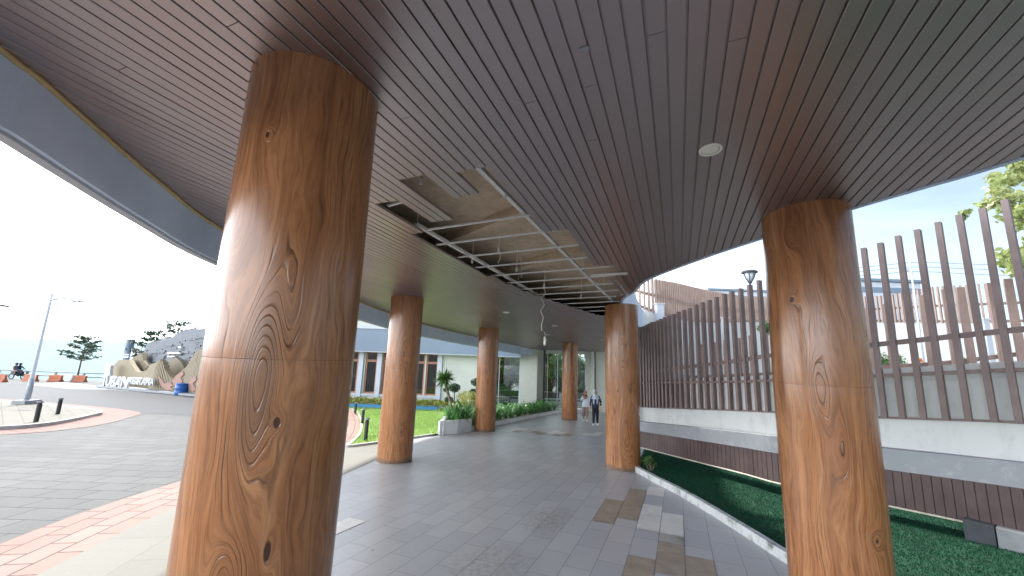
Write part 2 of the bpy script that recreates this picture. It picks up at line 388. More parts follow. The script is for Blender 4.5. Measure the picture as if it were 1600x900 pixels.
def smoothpoly(P, n=8):                           # Catmull-Rom through points
    P = [Vector(p) for p in P]; out = []
    for i in range(len(P) - 1):
        p0 = P[max(i - 1, 0)]; p1 = P[i]; p2 = P[i + 1]; p3 = P[min(i + 2, len(P) - 1)]
        for k in range(n):
            t = k / n; out.append(.5 * ((2 * p1) + (p2 - p0) * t + (2 * p0 - 5 * p1 + 4 * p2 - p3) * t * t + (3 * p1 - p0 - 3 * p2 + p3) * t ** 3))
    out.append(P[-1]); return out
def interp(x, xs, ys): return float(np.interp(x, xs, ys))
def poly_ground(name, plan, mat, dz, kind='structure'):
    m = MB(); bm = bmesh.new(); vs = [bm.verts.new(g3(p[0], p[1], dz)) for p in plan]; bm.faces.new(vs)
    bmesh.ops.triangulate(bm, faces=bm.faces); bm.normal_update()
    for f in bm.faces:
        if f.normal.z < 0: f.normal_flip()
    me = bpy.data.meshes.new(name); bm.to_mesh(me); bm.free(); me.materials.append(mat); o = link(name, me); tag(o, kind=kind); return o
def inside(poly, x, y):
    r = np.zeros(len(x), bool); n = len(poly)
    for i in range(n):
        x1, y1 = poly[i][0], poly[i][1]; x2, y2 = poly[(i + 1) % n][0], poly[(i + 1) % n][1]
        c = ((y1 > y) != (y2 > y)) & (x < (x2 - x1) * (y - y1) / ((y2 - y1) or 1e-9) + x1); r ^= c
    return r

# ------------------------------------------------------------------ ground
m = MB()
def band(u0, u1, d0, d1, z0=None, z1=None):
    P = []
    for u, d in ((u0, d0), (u1, d0), (u1, d1), (u0, d1)):
        v = fr(u, d, 0); P.append((v.x, v.y, gz(v.x, v.y)))
    m.add(P, [(0, 1, 2, 3)])
band(-120, 200, -300, -20); band(-120, 200, -20, 44); band(-22, 200, 44, 62); band(-22, 200, 62, 500)
m.add([fr(-120, 44, gz(*fr(-120, 44, 0).xy)), fr(-22, 44, gz(*fr(-22, 44, 0).xy)), fr(-22, 46, -4.8), fr(-120, 46, -4.8)], [(0, 1, 2, 3)])
tag(m.build('ground', M['pavers']), kind='structure')
m = MB(); m.add([fr(-9000, 20, -4.5), fr(6000, 20, -4.5), fr(6000, 16000, -4.5), fr(-9000, 16000, -4.5)], [(0, 1, 2, 3)])
tag(m.build('sea', M['water']), kind='structure')
road_px = [(-260, 604), (-260, 626), (0, 629), (60, 633), (140, 640), (205, 644), (330, 653), (430, 652), (430, 640), (303, 621.5), (240, 614.5), (170, 608.5), (110, 607), (60, 599), (0, 600)]
poly_ground('road', [on_ground(*p) for p in road_px], M['asphalt'], .006)
poly_ground('sidewalk', [on_ground(*p) for p in [(40, 601), (100, 597), (165, 605), (310, 619), (325, 620), (325, 622), (240, 614.4), (170, 609), (110, 608)]], M['ledge'], .014)

def ribbon(name, P, w, mat, dz, n=8, flip=1):
    P = smoothpoly([Vector((p[0], p[1], 0)) for p in P], n); L = offset(P, w * flip); m = MB(); uv = []; s = 0; A = []; B = []
    for i, p in enumerate(P):
        if i: s += (p - P[i - 1]).length
        A.append(g3(p.x, p.y, dz)); B.append(g3(L[i].x, L[i].y, dz)); uv.append((s, 0))
    uv = uv + [(u, w) for u, _ in uv]; m.strip(A, B); o = m.build(name, mat, None, uvs=uv)
    bm = bmesh.new(); bm.from_mesh(o.data)
    for f in bm.faces:
        if f.normal.z < 0: f.normal_flip()
    bm.to_mesh(o.data); bm.free(); tag(o, kind='structure'); return o
INNER = [(1.5, -6), (-1.2, -3.4), (-3.4, -.9), (-4.6, .55), (-5.55, 2.05), (-6.57, 3.65), (-7.35, 5.6), (-7.95, 7.6), (-8.5, 9.0), (-9.4, 10.2), (-11.0, 12.0), (-13.2, 14.2), (-15.5, 16.2)]
ribbon('red_paver_band', INNER[:8], 1.0, M['red'], .006)
ribbon('red_paver_path', [(-7.95, 7.6), (-8.5, 9.0), (-9.4, 10.2), (-11.0, 12.0), (-13.2, 14.2), (-15.5, 16.2), (-19, 18.5)], .8, M['red'], .005)
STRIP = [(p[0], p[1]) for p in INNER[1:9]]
ribbon('sunlit_floor_strip', STRIP, 1.45, M['sunlittile'], .0155, flip=-1)  # same floor where the sun falls; sunlit tone painted as a separate strip
isl = [(-28.7, 8.1), (-26.3, 8.55), (-22.3, 8.75), (-20.65, 8.45), (-20.0, 8.0), (-18.6, 6.85), (-17.75, 5.87), (-17.7, 5.0), (-18.5, 3.0), (-22, .5), (-27, -1), (-34, 0), (-36, 4), (-33, 7.4)]
islp = smoothpoly([Vector((a, b, 0)) for a, b in isl + [isl[0]]], 5)[:-1]
o2 = offset(islp + [islp[0]], 1.1)
if max(p.x for p in o2) < max(p.x for p in islp): o2 = offset(islp + [islp[0]], -1.1)
poly_ground('red_paver_ring', [(p.x, p.y) for p in o2[:-1]], M['redring'], .010)
poly_ground('traffic_island', [(p.x, p.y) for p in islp], M['sandpav'], .10)
m = MB(); q = islp + [islp[0]]; m.wall(q, [gz(p.x, p.y) - .05 for p in q], [gz(p.x, p.y) + .115 for p in q], .14, -1)
tag(m.build('island_kerb', M['kerb']), kind='structure')

CURB = [(-.98, 9.62), (-.5, 8.75), (-.07, 8.06), (.46, 7.0), (.83, 6.2), (1.08, 5.65), (1.75, 4.5), (2.7, 3.3), (3.6, 2.6), (4.6, 2.5), (5.6, 3.2)]
floor_plan = INNER[:9] + [(-8.2, 9.6), (-7.3, 11.35), (-6.9, 13), (-6.6, 28), (-.6, 28), (-.75, 10.3)] + CURB[1:9] + [(4.0, 1.6), (6, 0), (5, -5), (3, -8)]
poly_ground('walkway_floor', floor_plan, M['tiles'], .012)
# accent tiles laid in the floor, each snapped to the 30 x 60 cm grid
def accents(name, cells, mat):
    m = MB()
    for (i, j) in cells:                 # i column (30 cm in X), j half-tile (30 cm in Y)
        x0, y0 = i * .3, j * .3 ; e = .004
        P = [g3(x0 + e, y0 + e, .0165), g3(x0 + .3 - e, y0 + e, .0165), g3(x0 + .3 - e, y0 + .6 - e, .0165), g3(x0 + e, y0 + .6 - e, .0165)]
        m.add(P, [(0, 1, 2, 3)])
    tag(m.build(name, mat), kind='structure')
accents('tan_floor_tiles', [(-4, 20), (-4, 22), (-3, 21), (-3, 23), (-3, 25), (-1, 16), (-1, 18), (0, 16), (-2, 15), (-19, 46), (-16, 46), (-13, 47), (-14, 46), (-17, 47)], M['tan_tile'])
accents('white_floor_tiles', [(-2, 20), (-1, 19), (-2, 22), (-1, 21), (-2, 26), (-20, 46), (-20, 48), (-19, 48), (-15, 47), (-14, 48), (-15, 49), (-11, 49), (-10, 49), (-10, 51), (-14, 13)], M['white_tile'])

# planting bed with artificial turf
cs = smoothpoly([Vector((a, b, 0)) for a, b in CURB], 6)
m = MB(); m.wall(cs, [gz(p.x, p.y) - .05 for p in cs], [gz(p.x, p.y) + .13 for p in cs], .085, 1)
cu = m.build('planter_curb', M['whitecurb']); tag(cu, 'weathered white curb edging the artificial turf beside the walkway', 'curb')
turf_plan = [(p.x + .05, p.y + .03) for p in cs] + [(6.6, 5.0), (5, 11), (1.5, 13.2), (-.98, 13.2)]
tb = poly_ground('turf_bed', turf_plan, M['turf'], .10)
def blades(name, plan, n, mat, z0, h=(.02, .04), w=.006, kind='stuff', falloff=None, parent=None, lean=.6):
    xs = [p[0] for p in plan]; ys = [p[1] for p in plan]
    x = rng.uniform(min(xs), max(xs), n * 3); y = rng.uniform(min(ys), max(ys), n * 3)
    k = inside(plan, x, y)
    if falloff: k &= rng.random(len(x)) < falloff(x, y)
    x = x[k][:n]; y = y[k][:n]; n = len(x)
    D = np.clip(x * FW.x + y * FW.y, -20, 62); z = -SL * D + z0
    a = rng.uniform(0, 2 * np.pi, n); hh = rng.uniform(h[0], h[1], n); ww = w * rng.uniform(.7, 1.5, n)
    lx = rng.normal(0, lean, n) * hh; ly = rng.normal(0, lean, n) * hh
    v = np.empty((n, 3, 3)); dx = np.cos(a) * ww; dy = np.sin(a) * ww
    v[:, 0] = np.c_[x - dx, y - dy, z]; v[:, 1] = np.c_[x + dx, y + dy, z]; v[:, 2] = np.c_[x + lx, y + ly, z + hh]
    o = np_mesh(name, v.reshape(-1, 3), 3, mat, parent); tag(o, kind=kind); return o
def np_mesh(name, v, k, mat, parent=None):
    me = bpy.data.meshes.new(name); n = len(v) // k
    me.vertices.add(len(v)); me.vertices.foreach_set('co', v.astype(np.float32).ravel())
    me.loops.add(len(v)); me.loops.foreach_set('vertex_index', np.arange(len(v), dtype=np.int32))
    me.polygons.add(n); me.polygons.foreach_set('loop_start', np.arange(0, len(v), k, dtype=np.int32))
    try: me.polygons.foreach_set('loop_total', np.full(n, k, dtype=np.int32))
    except Exception: pass
    me.update(calc_edges=True); me.validate(); me.materials.append(mat); return link(name, me, parent)
turf_vis = [(p.x + .08, p.y + .04) for p in cs if p.y > 2.0] + [(6, 7.5), (4, 9.5), (1.5, 11.5), (-.9, 12.0)]
tg = blades('turf_grass', turf_vis, 170000, M['turfblade'], .10, (.012, .028), .0032)
tag(tg, 'dark green artificial turf in the planting bed behind the white curb', 'artificial turf')

# lawn by the building
lawn_plan = [(-8.0, 8.6), (-7.75, 9.6), (-7.35, 11.4), (-7.9, 13.2), (-8.6, 16), (-9.4, 18.4), (-14, 18.0), (-19, 19.0), (-17.5, 17.4), (-15.6, 15.3), (-13.2, 13.3), (-11.0, 11.2), (-9.6, 9.6), (-8.7, 8.7)]
lawn_plan = [(-8.05, 8.35), (-7.75, 9.5), (-7.42, 11.4), (-7.6, 13), (-7.8, 22), (-24, 16), (-19.0, 18.2), (-15.5, 16.15), (-13.2, 14.1), (-11.0, 11.9), (-9.4, 10.1), (-8.5, 8.9)]
poly_ground('lawn', lawn_plan, M['lawn'], .05)
lg = blades('lawn_grass', lawn_plan, 60000, M['lawnblade'], .05, (.03, .07), .008)
tag(lg, 'sunlit mown lawn between the walkway and the building', 'lawn')
m = MB(); lp = smoothpoly([Vector((a, b, 0)) for a, b in [(-19.0, 18.2), (-15.5, 16.15), (-13.2, 14.1), (-11.0, 11.9), (-9.4, 10.1), (-8.5, 8.9), (-8.05, 8.35), (-7.75, 9.5), (-7.42, 11.4)]], 6)
m.wall(lp, [gz(p.x, p.y) - .03 for p in lp], [gz(p.x, p.y) + .075 for p in lp], .09, 1)
tag(m.build('lawn_kerb', M['kerb']), kind='structure')

# ------------------------------------------------------------------ canopy
lx = [-8.60, -8.58, -8.4, -7.56, -6.55, -5.54, -4.76, -4.15, -3.77, -3.64, -3.0, -2.0, -.4, 2, 5.5, 8.4]
ly = [15.5, 13.6, 10.9, 7.68, 5.25, 3.08, 2.03, 1.31, .88, .69, -.1, -1.4, -3.2, -4.8, -5.0, -3.0]  # end behind the camera is unseen, shaped for the light on the columns
rx = [-1.2, -.78, -.47, .4, 1.01, 1.62, 2.11, 2.52, 4.5, 8.4]; ry = [9.4, 8.17, 7.27, 6.14, 5.49, 4.85, 4.44, 4.09, 2.2, -2.9]
YEND = 28.0
def ylo(x): return interp(x, lx, ly)
def yend(x): return (25.3 + .3907 * x) / .9205
def yhi(x): return yend(x) if x < -1.2 else interp(x, rx, ry)
HOLES = [(-3.2, -2.95, 4.05, None), (-2.95, -2.75, 3.15, None), (-2.75, -2.4, 3.78, None), (-2.4, -2.1, 2.78, None), (-2.1, -1.8, 3.3, None), (-1.8, -1.5, 2.85, None), (-1.5, -1.2, 4.5, None), (-1.2, -.9, 6.15, 8.6)]
def hole_end(x): return interp(x, [-3.2, -3.1, -3.0, -2.9, -2.65, -2.4, -2.1, -1.9, -1.3, -.9], [6.0, 6.6, 7.4, 8.0, 9.0, 9.9, 11.0, 11.3, 11.5, 8.6])
canopy = thing('canopy', (-4, 4, HC), 'curved brown plank canopy roof over the walkway, part of its ceiling missing', 'canopy')
bays = {}
m = MB(); dz = .020
pi = -87
while pi < 90:
    x0 = pi * .1; x1 = x0 + .1; xm = x0 + .05; pr = random.Random(pi * 31 + 5)
    a0, a1 = ylo(x0), ylo(x1); b0, b1 = yhi(x0 + 1e-4), yhi(x1 - 1e-4)
    if min(b0, b1) <= max(a0, a1): pi += 1; continue
    runs = [(a0, a1, b0, b1)]
    for hx0, hx1, h0, h1 in HOLES:
        if hx0 <= xm < hx1:
            e = h1 if h1 else hole_end(xm); e += pr.uniform(-.04, .04); h0 += pr.uniform(-.012, .012)
            runs = [(a0, a1, h0, h0), (e, e, b0, b1)]
    if -2.4 < xm < -2.1: runs.insert(1, (3.36, 3.36, 3.37, 3.37))
    tilt = pr.uniform(-.0012, .0012); lvl = pr.uniform(0, .0018)
    for (p0, p1, q0, q1) in runs:
        if q0 - p0 < .05 and q1 - p1 < .05: continue
        cuts = []; y = max(p0, p1) + pr.uniform(.8, 3.9)
        while y < min(q0, q1) - .3: cuts.append(y); y += 3.9
        ends = [(p0, p1)] + [(c, c) for c in cuts] + [(q0, q1)]
        for k in range(len(ends) - 1):
            (s0, s1), (t0, t1) = ends[k], ends[k + 1]
            if k: s0 += .004; s1 += .004
            prof = [(0, dz), (.0070, dz), (.0085, .003 + lvl), (.0110, lvl), (.0950, lvl + tilt), (.0975, .003 + lvl), (.099, dz), (.1, dz)]
            fa = lambda e0, e1, px: e0 + (e1 - e0) * (px / .1)
            lo = [Vector((x0 + px, fa(s0, s1, px), 0)) for px, _ in prof]; hi = [Vector((x0 + px, fa(t0, t1, px), 0)) for px, _ in prof]
            for L in (lo, hi):
                for v, (_, z) in zip(L, prof): v.z = cz(v.x, v.y) + z
            m.strip(lo, hi)
            up = [v + Vector((0, 0, .012)) for v in lo]; uq = [v + Vector((0, 0, .012)) for v in hi]
            m.strip(lo, up); m.strip(hi, uq); m.add([lo[0], hi[0], uq[0], up[0]], [(0, 1, 2, 3)]); m.add([lo[-1], hi[-1], uq[-1], up[-1]], [(0, 1, 2, 3)])
            m.strip(up, uq)
    pi += 1
m.build('plank_soffit', M['soffit'], canopy, fixn=False)
# concrete deck above
LC = [Vector((x, y, 0)) for x, y in zip(lx, ly)]; LC = smoothpoly([Vector((-8.32, yend(-8.32), 0)), Vector((-8.36, 22.5, 0)), Vector((-8.5, 19.5, 0))] + LC, 5)
RC = smoothpoly([Vector((x, y, 0)) for x, y in zip(rx, ry)][::-1] + [Vector((-1.2, 12, 0)), Vector((-1.2, yend(-1.2), 0))], 5)
outline = LC + RC
def slab(name, z0, z1, mat):
    bm = bmesh.new(); lo = [bm.verts.new((p.x, p.y, cz(p.x, p.y) + z0)) for p in outline]; hi = [bm.verts.new((p.x, p.y, cz(p.x, p.y) + z1)) for p in outline]
    bm.faces.new(lo); bm.faces.new(hi)
    for i in range(len(lo)): j = (i + 1) % len(lo); bm.faces.new((lo[i], lo[j], hi[j], hi[i]))
    bmesh.ops.triangulate(bm, faces=[f for f in bm.faces if len(f.verts) > 4]); bmesh.ops.recalc_face_normals(bm, faces=bm.faces)
    me = bpy.data.meshes.new(name); bm.to_mesh(me); bm.free(); me.materials.append(mat); return link(name, me, canopy)
slab('roof_slab', .50, .80, M['concrete'])
m = MB()
for y in (3.05, 5.15, 7.2, 9.4):
    m.beam((-6, y + 1.5, cz(-6, y + 1.5) + .435), (-.2, y - 1.2, cz(-.2, y - 1.2) + .435), .22, .13)
m.build('roof_beam', M['concrete'], canopy)
# fascias follow the two curved edges
Lf = offset(LC, .03)
def fascia(name, P, z0, z1, th, side, mat, skip=None):
    m = MB(); zb = [cz(p.x, p.y) + z0 for p in P]; zt = [cz(p.x, p.y) + z1 for p in P]; m.wall(P, zb, zt, th, side); return m.build(name, mat, canopy)
# which side is outward for the left edge: away from the soffit
sgn = 1 if (offset(LC, .1)[8].x < LC[8].x) else -1
fascia('edge_fascia', LC, -.43, .83, .07, -1 if sgn < 0 else 1, M['fascia'])
lipc = offset(LC, -.012 if sgn > 0 else .012)
m = MB(); m.tube([(p.x, p.y, cz(p.x, p.y) - .012) for p in lipc], .020, 6); m.build('gold_trim', M['gold'], canopy, smooth=True)
lip2 = offset(LC, .04 * sgn)
m = MB(); m.wall(lip2, [cz(p.x, p.y) - .455 for p in lip2], [cz(p.x, p.y) - .432 for p in lip2], .085, sgn); m.build('drip_edge', M['greyframe'], canopy)
sg2 = 1 if (offset(RC, .1)[20].x > RC[20].x) else -1
fascia('edge_fascia', RC, -.006, .83, .05, sg2, M['fascia'])
# furring channels left bare where the planks came down
def channel(a, b, w=.032, h=.016):
    m = MB(); a = Vector(a); b = Vector(b); d = (b - a).normalized(); s = d.cross(Vector((0, 0, 1))).normalized()
    m.beam(a, b, w, .003); 
    for k in (-1, 1): m.beam(a + s * k * (w / 2 - .002) + Vector((0, 0, h / 2 + .0016)), b + s * k * (w / 2 - .002) + Vector((0, 0, h / 2 + .0016)), .003, h)
    return m
chans = [(4.07, -2.98, -1.40), (4.62, -3.19, -1.38), (5.25, -3.2, -1.12), (5.86, -3.2, -1.12), (6.45, -3.16, -.80), (7.05, -3.1, -.84), (7.65, -3.05, -.80), (8.25, -2.95, -.86), (8.85, -2.75, -1.0), (9.45, -2.6, -1.15), (10.05, -2.45, -1.2), (10.65, -2.3, -1.25), (2.80, -2.45, -2.06), (3.30, -2.97, -2.72)]
for y, xa, xb in chans:
    channel((xa, y + .02, cz(xa, y) + .045), (xb, y - .02, cz(xb, y) + .045)).build('cross_channel', M['galv'], canopy)
for xa, ya, xb, yb in ((-1.66, 2.75, -1.42, 9.6), (-3.08, 3.98, -2.90, 11.4)):
    m = channel((xa, ya, cz(xa, ya) + .085), (xb, yb, cz(xb, yb) + .085), .05, .04); m.build('main_channel', M['galv'], canopy)
for (x, y) in ((-1.62, 3.55), (-3.15, 4.1), (-1.56, 5.2), (-2.45, 5.2), (-3.12, 5.6), (-2.6, 6.3), (-1.5, 6.8), (-2.5, 7.6), (-3.0, 7.4), (-1.0, 6.4), (-1.42, 8.4), (-1.25, 4.05), (-2.0, 8.8), (-2.3, 3.0)):
    m = MB(); m.tube([(x, y, cz(x, y) + .06), (x + .01, y, cz(x, y) + .50)], .006, 6); m.box((x, y, cz(x, y) + .08), .03, .012, .07); m.build('hanger_rod', M['galv'], canopy)
# strips that came loose at the far end of the opening
for (x, y0, y1, dp, rl) in ((-1.02, 6.75, 8.35, .055, .25), (-.90, 6.62, 8.2, .03, .15)):
    m = MB(); a = Vector((x, y0, cz(x, y0) - dp)); b = Vector((x + .03, y1, cz(x, y1) - .012)); m.beam(a, b, .092, .012, up=(rl, 0, 1)); m.build('loose_plank', M['soffit'], canopy)
m = channel((-1.35, 6.72, cz(-1.35, 6.72) - .02), (-.72, 6.58, cz(-.72, 6.58) - .06), .045, .03); m.build('loose_channel', M['galv'], canopy)
m = MB(); m.box((-.42, 1.9, cz(-.42, 1.9) - .002), .05, .03, .006); m.build('filler_patch', M['ledge'], canopy)

# downlights
def downlight(x, y, label, r=.085):
    t_ = thing('downlight', (x, y, cz(x, y)), label, 'downlight', 'recessed downlights in the plank ceiling')
    n = Vector((SL * FW.x, SL * FW.y, 1)).normalized(); c = Vector((x, y, cz(x, y)))
    m = MB(); prof = [(r * .80, -.004), (r * .84, -.009), (r * .97, -.009), (r, -.004), (r, .02), (r * .8, .02)]
    m.lathe(c, prof[:], 32, n); m.f = m.f[:-2]; m.build('rim', M['lampwhite'], t_, smooth=True)
    m = MB(); m.lathe(c, [(.002, -.0062), (r * .5, -.0058), (r * .795, -.003), (r * .795, .01), (.002, .01)], 32, n); m.build('lens', M['lampwhite'], t_, smooth=True)
    return t_
p = on_ceil(1110, 234); downlight(p.x, p.y, 'large pale downlight in the near planks, to the right of the ceiling opening', .085)
for (px, py), lab in (((791, 488), 'pale downlight in the ceiling just right of the third column top'), ((867, 509), 'pale downlight in the far ceiling above the hanging cable end'), ((856, 523), 'small far downlight beside the dangling bulb holder'), ((940, 531), 'farthest downlight, low beside the front right column')):
    p = on_ceil(px, py); downlight(p.x, p.y, lab, .10)
# cables hanging out of the opening
def cable(px, D, label, r=.007, tip=False):
    pts = smoothpoly([at_depth(x, y, d) for x, y, d in px], 6)
    o = thing('hanging_cable', pts[0], label, 'cable', 'cables hanging from the open ceiling')
    m = MB(); m.tube(pts, r, 7); m.build('wire', M['cable'], o, smooth=True)
    if tip:
        m = MB(); e = pts[-1]; m.tube([e + Vector((0, 0, .01)), e + Vector((.01, 0, -.05)), e + Vector((.0, .02, -.13)), e + Vector((0, 0, -.17))], [.02, .03, .03, .012], 8); m.build('plug', M['lampwhite'], o, smooth=True)
ca = [(812, 411, 8.3), (838, 412, 8.2), (848, 421, 8.2), (852, 434, 8.2), (849, 446, 8.2), (852, 458, 8.2), (846, 466, 8.2), (850, 476, 8.2), (845, 486, 8.2), (849, 496, 8.2), (846, 507, 8.2), (847, 517, 8.2)]
cable(ca, 0, 'long pale crinkled cable dangling below the ceiling opening', .010)
cable([(850, 519, 8.3), (852, 523, 8.3), (851, 527, 8.3)], 0, 'short pale flex with a bulb holder below the crinkled cable', .008, True)
cable([(771, 344, 5.9), (768, 356, 5.9), (770, 372, 5.95), (776, 384, 5.95), (781, 394, 5.95), (782, 402, 5.95), (778, 411, 5.95)], 0, 'thin looping cable near the left front of the ceiling opening', .007)
cable([(818, 338, 5.9), (815, 352, 5.9), (812, 368, 5.9), (808, 383, 5.9)], 0, 'stiff pale cable stub hanging straight in the middle of the opening', .009)
cable([(812, 384, 6.8), (812, 400, 6.8), (815, 415, 6.9), (815, 434, 7.0)], 0, 'thin straight wire hanging behind the cable stub', .006)
cable([(783, 336, 5.4), (800, 325, 5.4), (818, 327, 5.4), (824, 332, 5.4), (818, 338, 5.4)], 0, 'curled pale cable lying over the bare channels', .007)

# ------------------------------------------------------------------ columns
CR = .39
def col_uv(c, px, py):
    d = ray(px, py); a = d.x ** 2 + d.y ** 2; b = -2 * (d.x * c[0] + d.y * c[1]); cc = c[0] ** 2 + c[1] ** 2 - CR ** 2
    disc = max(0, b * b - 4 * a * cc); t = (-b - math.sqrt(disc)) / (2 * a); p = EYE + d * t
    th = math.atan2(p.y - c[1], p.x - c[0]) - math.atan2(-c[1], -c[0]); th = (th + math.pi) % (2 * math.pi) - math.pi
    return th * CR, p.z - gz(*c)
def column(c, label, mat, seam=1.62, seed=0):
    b = g3(c[0], c[1]); root = thing('timber_effect_column', b, label, 'column', 'wood effect columns carrying the canopy')
    rr = random.Random(seed); ph = [rr.uniform(0, 6.28) for _ in range(4)]; top = HC + .012; th0 = math.atan2(-c[1], -c[0]); S = 72
    def casing(name, z0, z1, lip):
        m = MB(); uv = []; zs = list(np.linspace(z0, z1, 26)); 
        for k, z in enumerate(zs):
            for i in range(S + 1):
                th = -math.pi + 2 * math.pi * i / S
                r = CR * (1 + .006 * math.sin(2 * th + ph[0] + z * .5) + .004 * math.sin(3 * th + ph[1] - z)) + .004 * math.sin(z * 1.7 + ph[2])
                if k in (0, len(zs) - 1): r -= .0008
                zz = z
                if name == 'upper_casing' and k == len(zs) - 1: zz = cz(c[0] + r * math.cos(th + th0), c[1] + r * math.sin(th + th0)) - b.z + .004
                if name == 'lower_casing' and k == 0: zz = gz(c[0] + r * math.cos(th + th0), c[1] + r * math.sin(th + th0)) - b.z
                m.v.append((c[0] + r * math.cos(th + th0), c[1] + r * math.sin(th + th0), b.z + zz)); uv.append((th * CR, z))
        for k in range(len(zs) - 1):
            for i in range(S): a = k * (S + 1) + i; m.f.append((a, a + 1, a + S + 2, a + S + 1))
        o = m.build(name, mat, root, smooth=True, uvs=uv, fixn=False)
    # z samples: a thin recess at the joint
    casing('lower_casing', 0, seam - .0008, 0); casing('upper_casing', seam + .0008, top, 0)
    return root
def B(c, L): return [(*col_uv(c, px, py), su, sv, A, h) for px, py, su, sv, A, h in L]
C1, C2, C3, C4, R1, R2 = (-2.18, 1.67), (-6.04, 7.72), (-6.65, 13.55), (-5.04, 19.75), (1.30, 4.86), (-1.24, 9.83)
w1 = mat_wood('wood_effect_paint_a', B(C1, [(402, 600, .085, .42, .42, 'tint'), (433, 660, .030, .05, .09, True), (418, 862, .028, .09, .09, True), (352, 905, .075, .16, -.20, False), (418, 210, .022, .04, .07, True), (455, 480, .05, .30, -.10, False)]), 1.3)
w2 = mat_wood('wood_effect_paint_b', B(R1, [(1236, 468, .035, .05, .10, True), (1278, 600, .075, .30, .22, False), (1370, 845, .055, .08, .18, False), (1371, 846, .02, .03, .02, True), (1232, 370, .06, .12, .12, False), (1320, 700, .06, .30, -.14, False)]), 4.1)
w3 = mat_wood('wood_effect_paint_c', [(.08, .72, .06, .17, .20, False), (.10, .70, .025, .05, .03, True), (.13, 1.75, .03, .04, .07, True), (-.05, 2.5, .1, .4, .15, False)], 7.7)
w4 = mat_wood('wood_effect_paint_d', [(-.1, 1.0, .08, .5, .2, False), (.06, 2.4, .06, .5, -.2, False)], 11.9)
w5 = mat_wood('wood_effect_paint_e', [(.05, .8, .12, .5, .35, False), (.0, 2.6, .07, .4, .2, False), (-.1, 1.75, .025, .04, .06, True)], 15.4)
w6 = mat_wood('wood_effect_paint_f', [(.12, 1.4, .08, .5, .2, False), (-.12, 2.8, .06, .4, .2, False)], 19.2)
column(C1, 'largest, nearest wood effect column with V shaped grain and dark knots', w1, col_uv(C1, 440, 562)[1], 1)
column(C2, 'wood effect column with a knot low on it, standing at the lawn edge', w3, 1.68, 2)
column(C3, 'wood effect column standing at the corner of the white planter', w4, 1.7, 3)
column(C4, 'farthest wood effect column, just left of the two people', w6, 1.7, 4)
column(R1, 'large wood effect column on the right with a swirl knot low down', w2, col_uv(R1, 1285, 603)[1], 5)
column(R2, 'mid-distance wood effect column beside the pointed end of the turf bed', w5, 1.7, 6)

# ------------------------------------------------------------------ right side: low wall, slatted fence, ramp beyond
WX = [-1.28, -1.06, .99, 1.63, 2.81, 3.84, 5.6, 7.6]; WY = [11.58, 11.34, 9.32, 8.62, 7.95, 7.26, 5.9, 4.1]
WP = smoothpoly([Vector((x, y, 0)) for x, y in zip(WX, WY)], 6)
HX = [-1.06, .99, 1.63, 2.81, 3.84, 6]
def hz(x, ys): return interp(x, HX, ys)
SKB = [.30, .30, .30, .30, .30, .30]; SKT = [.69, .77, .80, .80, .83, .86]; LDT = [.93, 1.05, 1.09, 1.10, 1.13, 1.17]
SLB = [1.30, 1.45, 1.50, 1.54, 1.61, 1.68]; RLO = [1.93, 2.02, 2.07, 2.17, 2.26, 2.4]; WTP = [2.00, 2.12, 2.17, 2.27, 2.37, 2.5]; RHI = [2.19, 2.43, 2.53, 2.65, 2.76, 2.95]; SLT = [3.40, 3.88, 4.0, 4.22, 4.46, 4.85]
def zl(P, ys, d=0): return [gz(p.x, p.y) + hz(p.x, ys) + d for p in P]
wall = thing('low_wall', g3(1.63, 8.62, 0), 'curved white low wall with grey ledge and brown plank skirt over the turf', 'wall')
back = offset(WP, .16)
if (back[3] - Vector((0, 0, 0))).length < WP[3].length: SGN = -1
else: SGN = 1
def off(d): return offset(WP, d * SGN)
P = off(.17); m = MB(); m.wall(P, zl(P, SKB, .01), zl(P, WTP), .16, SGN); m.build('wall_body', M['wallwhite'], wall)
P = off(-.02); m = MB(); m.wall(P, zl(P, SKT), zl(P, LDT), .187, SGN); m.build('ledge', M['ledge'], wall)
P = off(.012); m = MB(); m.wall(P, zl(P, SKB), zl(P, SKT, -.003), .03, SGN)
m.build('skirt_backing', M['black'], wall)
m = MB(); P = WP; acc = 0; pts = []
def walk(P, step, start=0.0):
    out = []; s = start; acc = 0
    for a, b in zip(P[:-1], P[1:]):
        L = (b - a).length
        while s <= acc + L: t = (s - acc) / L; out.append((a.lerp(b, t), (b - a).normalized())); s += step
        acc += L
    return out
for p, d in walk(WP, .1):
    n = Vector((-d.y, d.x, 0)) * SGN; z0 = gz(p.x, p.y) + hz(p.x, SKB); z1 = gz(p.x, p.y) + hz(p.x, SKT) - .004
    m.box((p.x, p.y, (z0 + z1) / 2), .092, .02, z1 - z0, d, n)
m.build('plank_skirt', M['soffit_dark'] if 'soffit_dark' in M else M['slat'], wall)
m = MB(); m.tube([(p.x, p.y, gz(p.x, p.y) + hz(p.x, SKB) - .012) for p in off(-.012)], .014, 6); m.build('skirt_trim', M['ivory'], wall, smooth=True)
# footing blocks under the skirt
bp = on_ground(1572, 845, .1)
fb = thing('footing_block', bp, 'dark and grey square footing block on the turf under the skirt', 'block')
m = MB(); dd = Vector((1, -.62, 0)).normalized(); nn = Vector((.62, 1, 0)).normalized()
q = on_ground(1548, 852, .1); zt = hz(q.x, SKB) - .03
m.box((q.x, q.y + .14, q.z + zt / 2 - .03), .26, .36, zt, dd, nn); m.build('dark_face', M['darkblock'], fb)
m = MB(); q2 = q + dd * .30; m.box((q2.x, q2.y + .12, q2.z + zt / 2 - .03), .33, .34, zt, dd, nn); m.build('grey_face', M['greyblock'], fb)

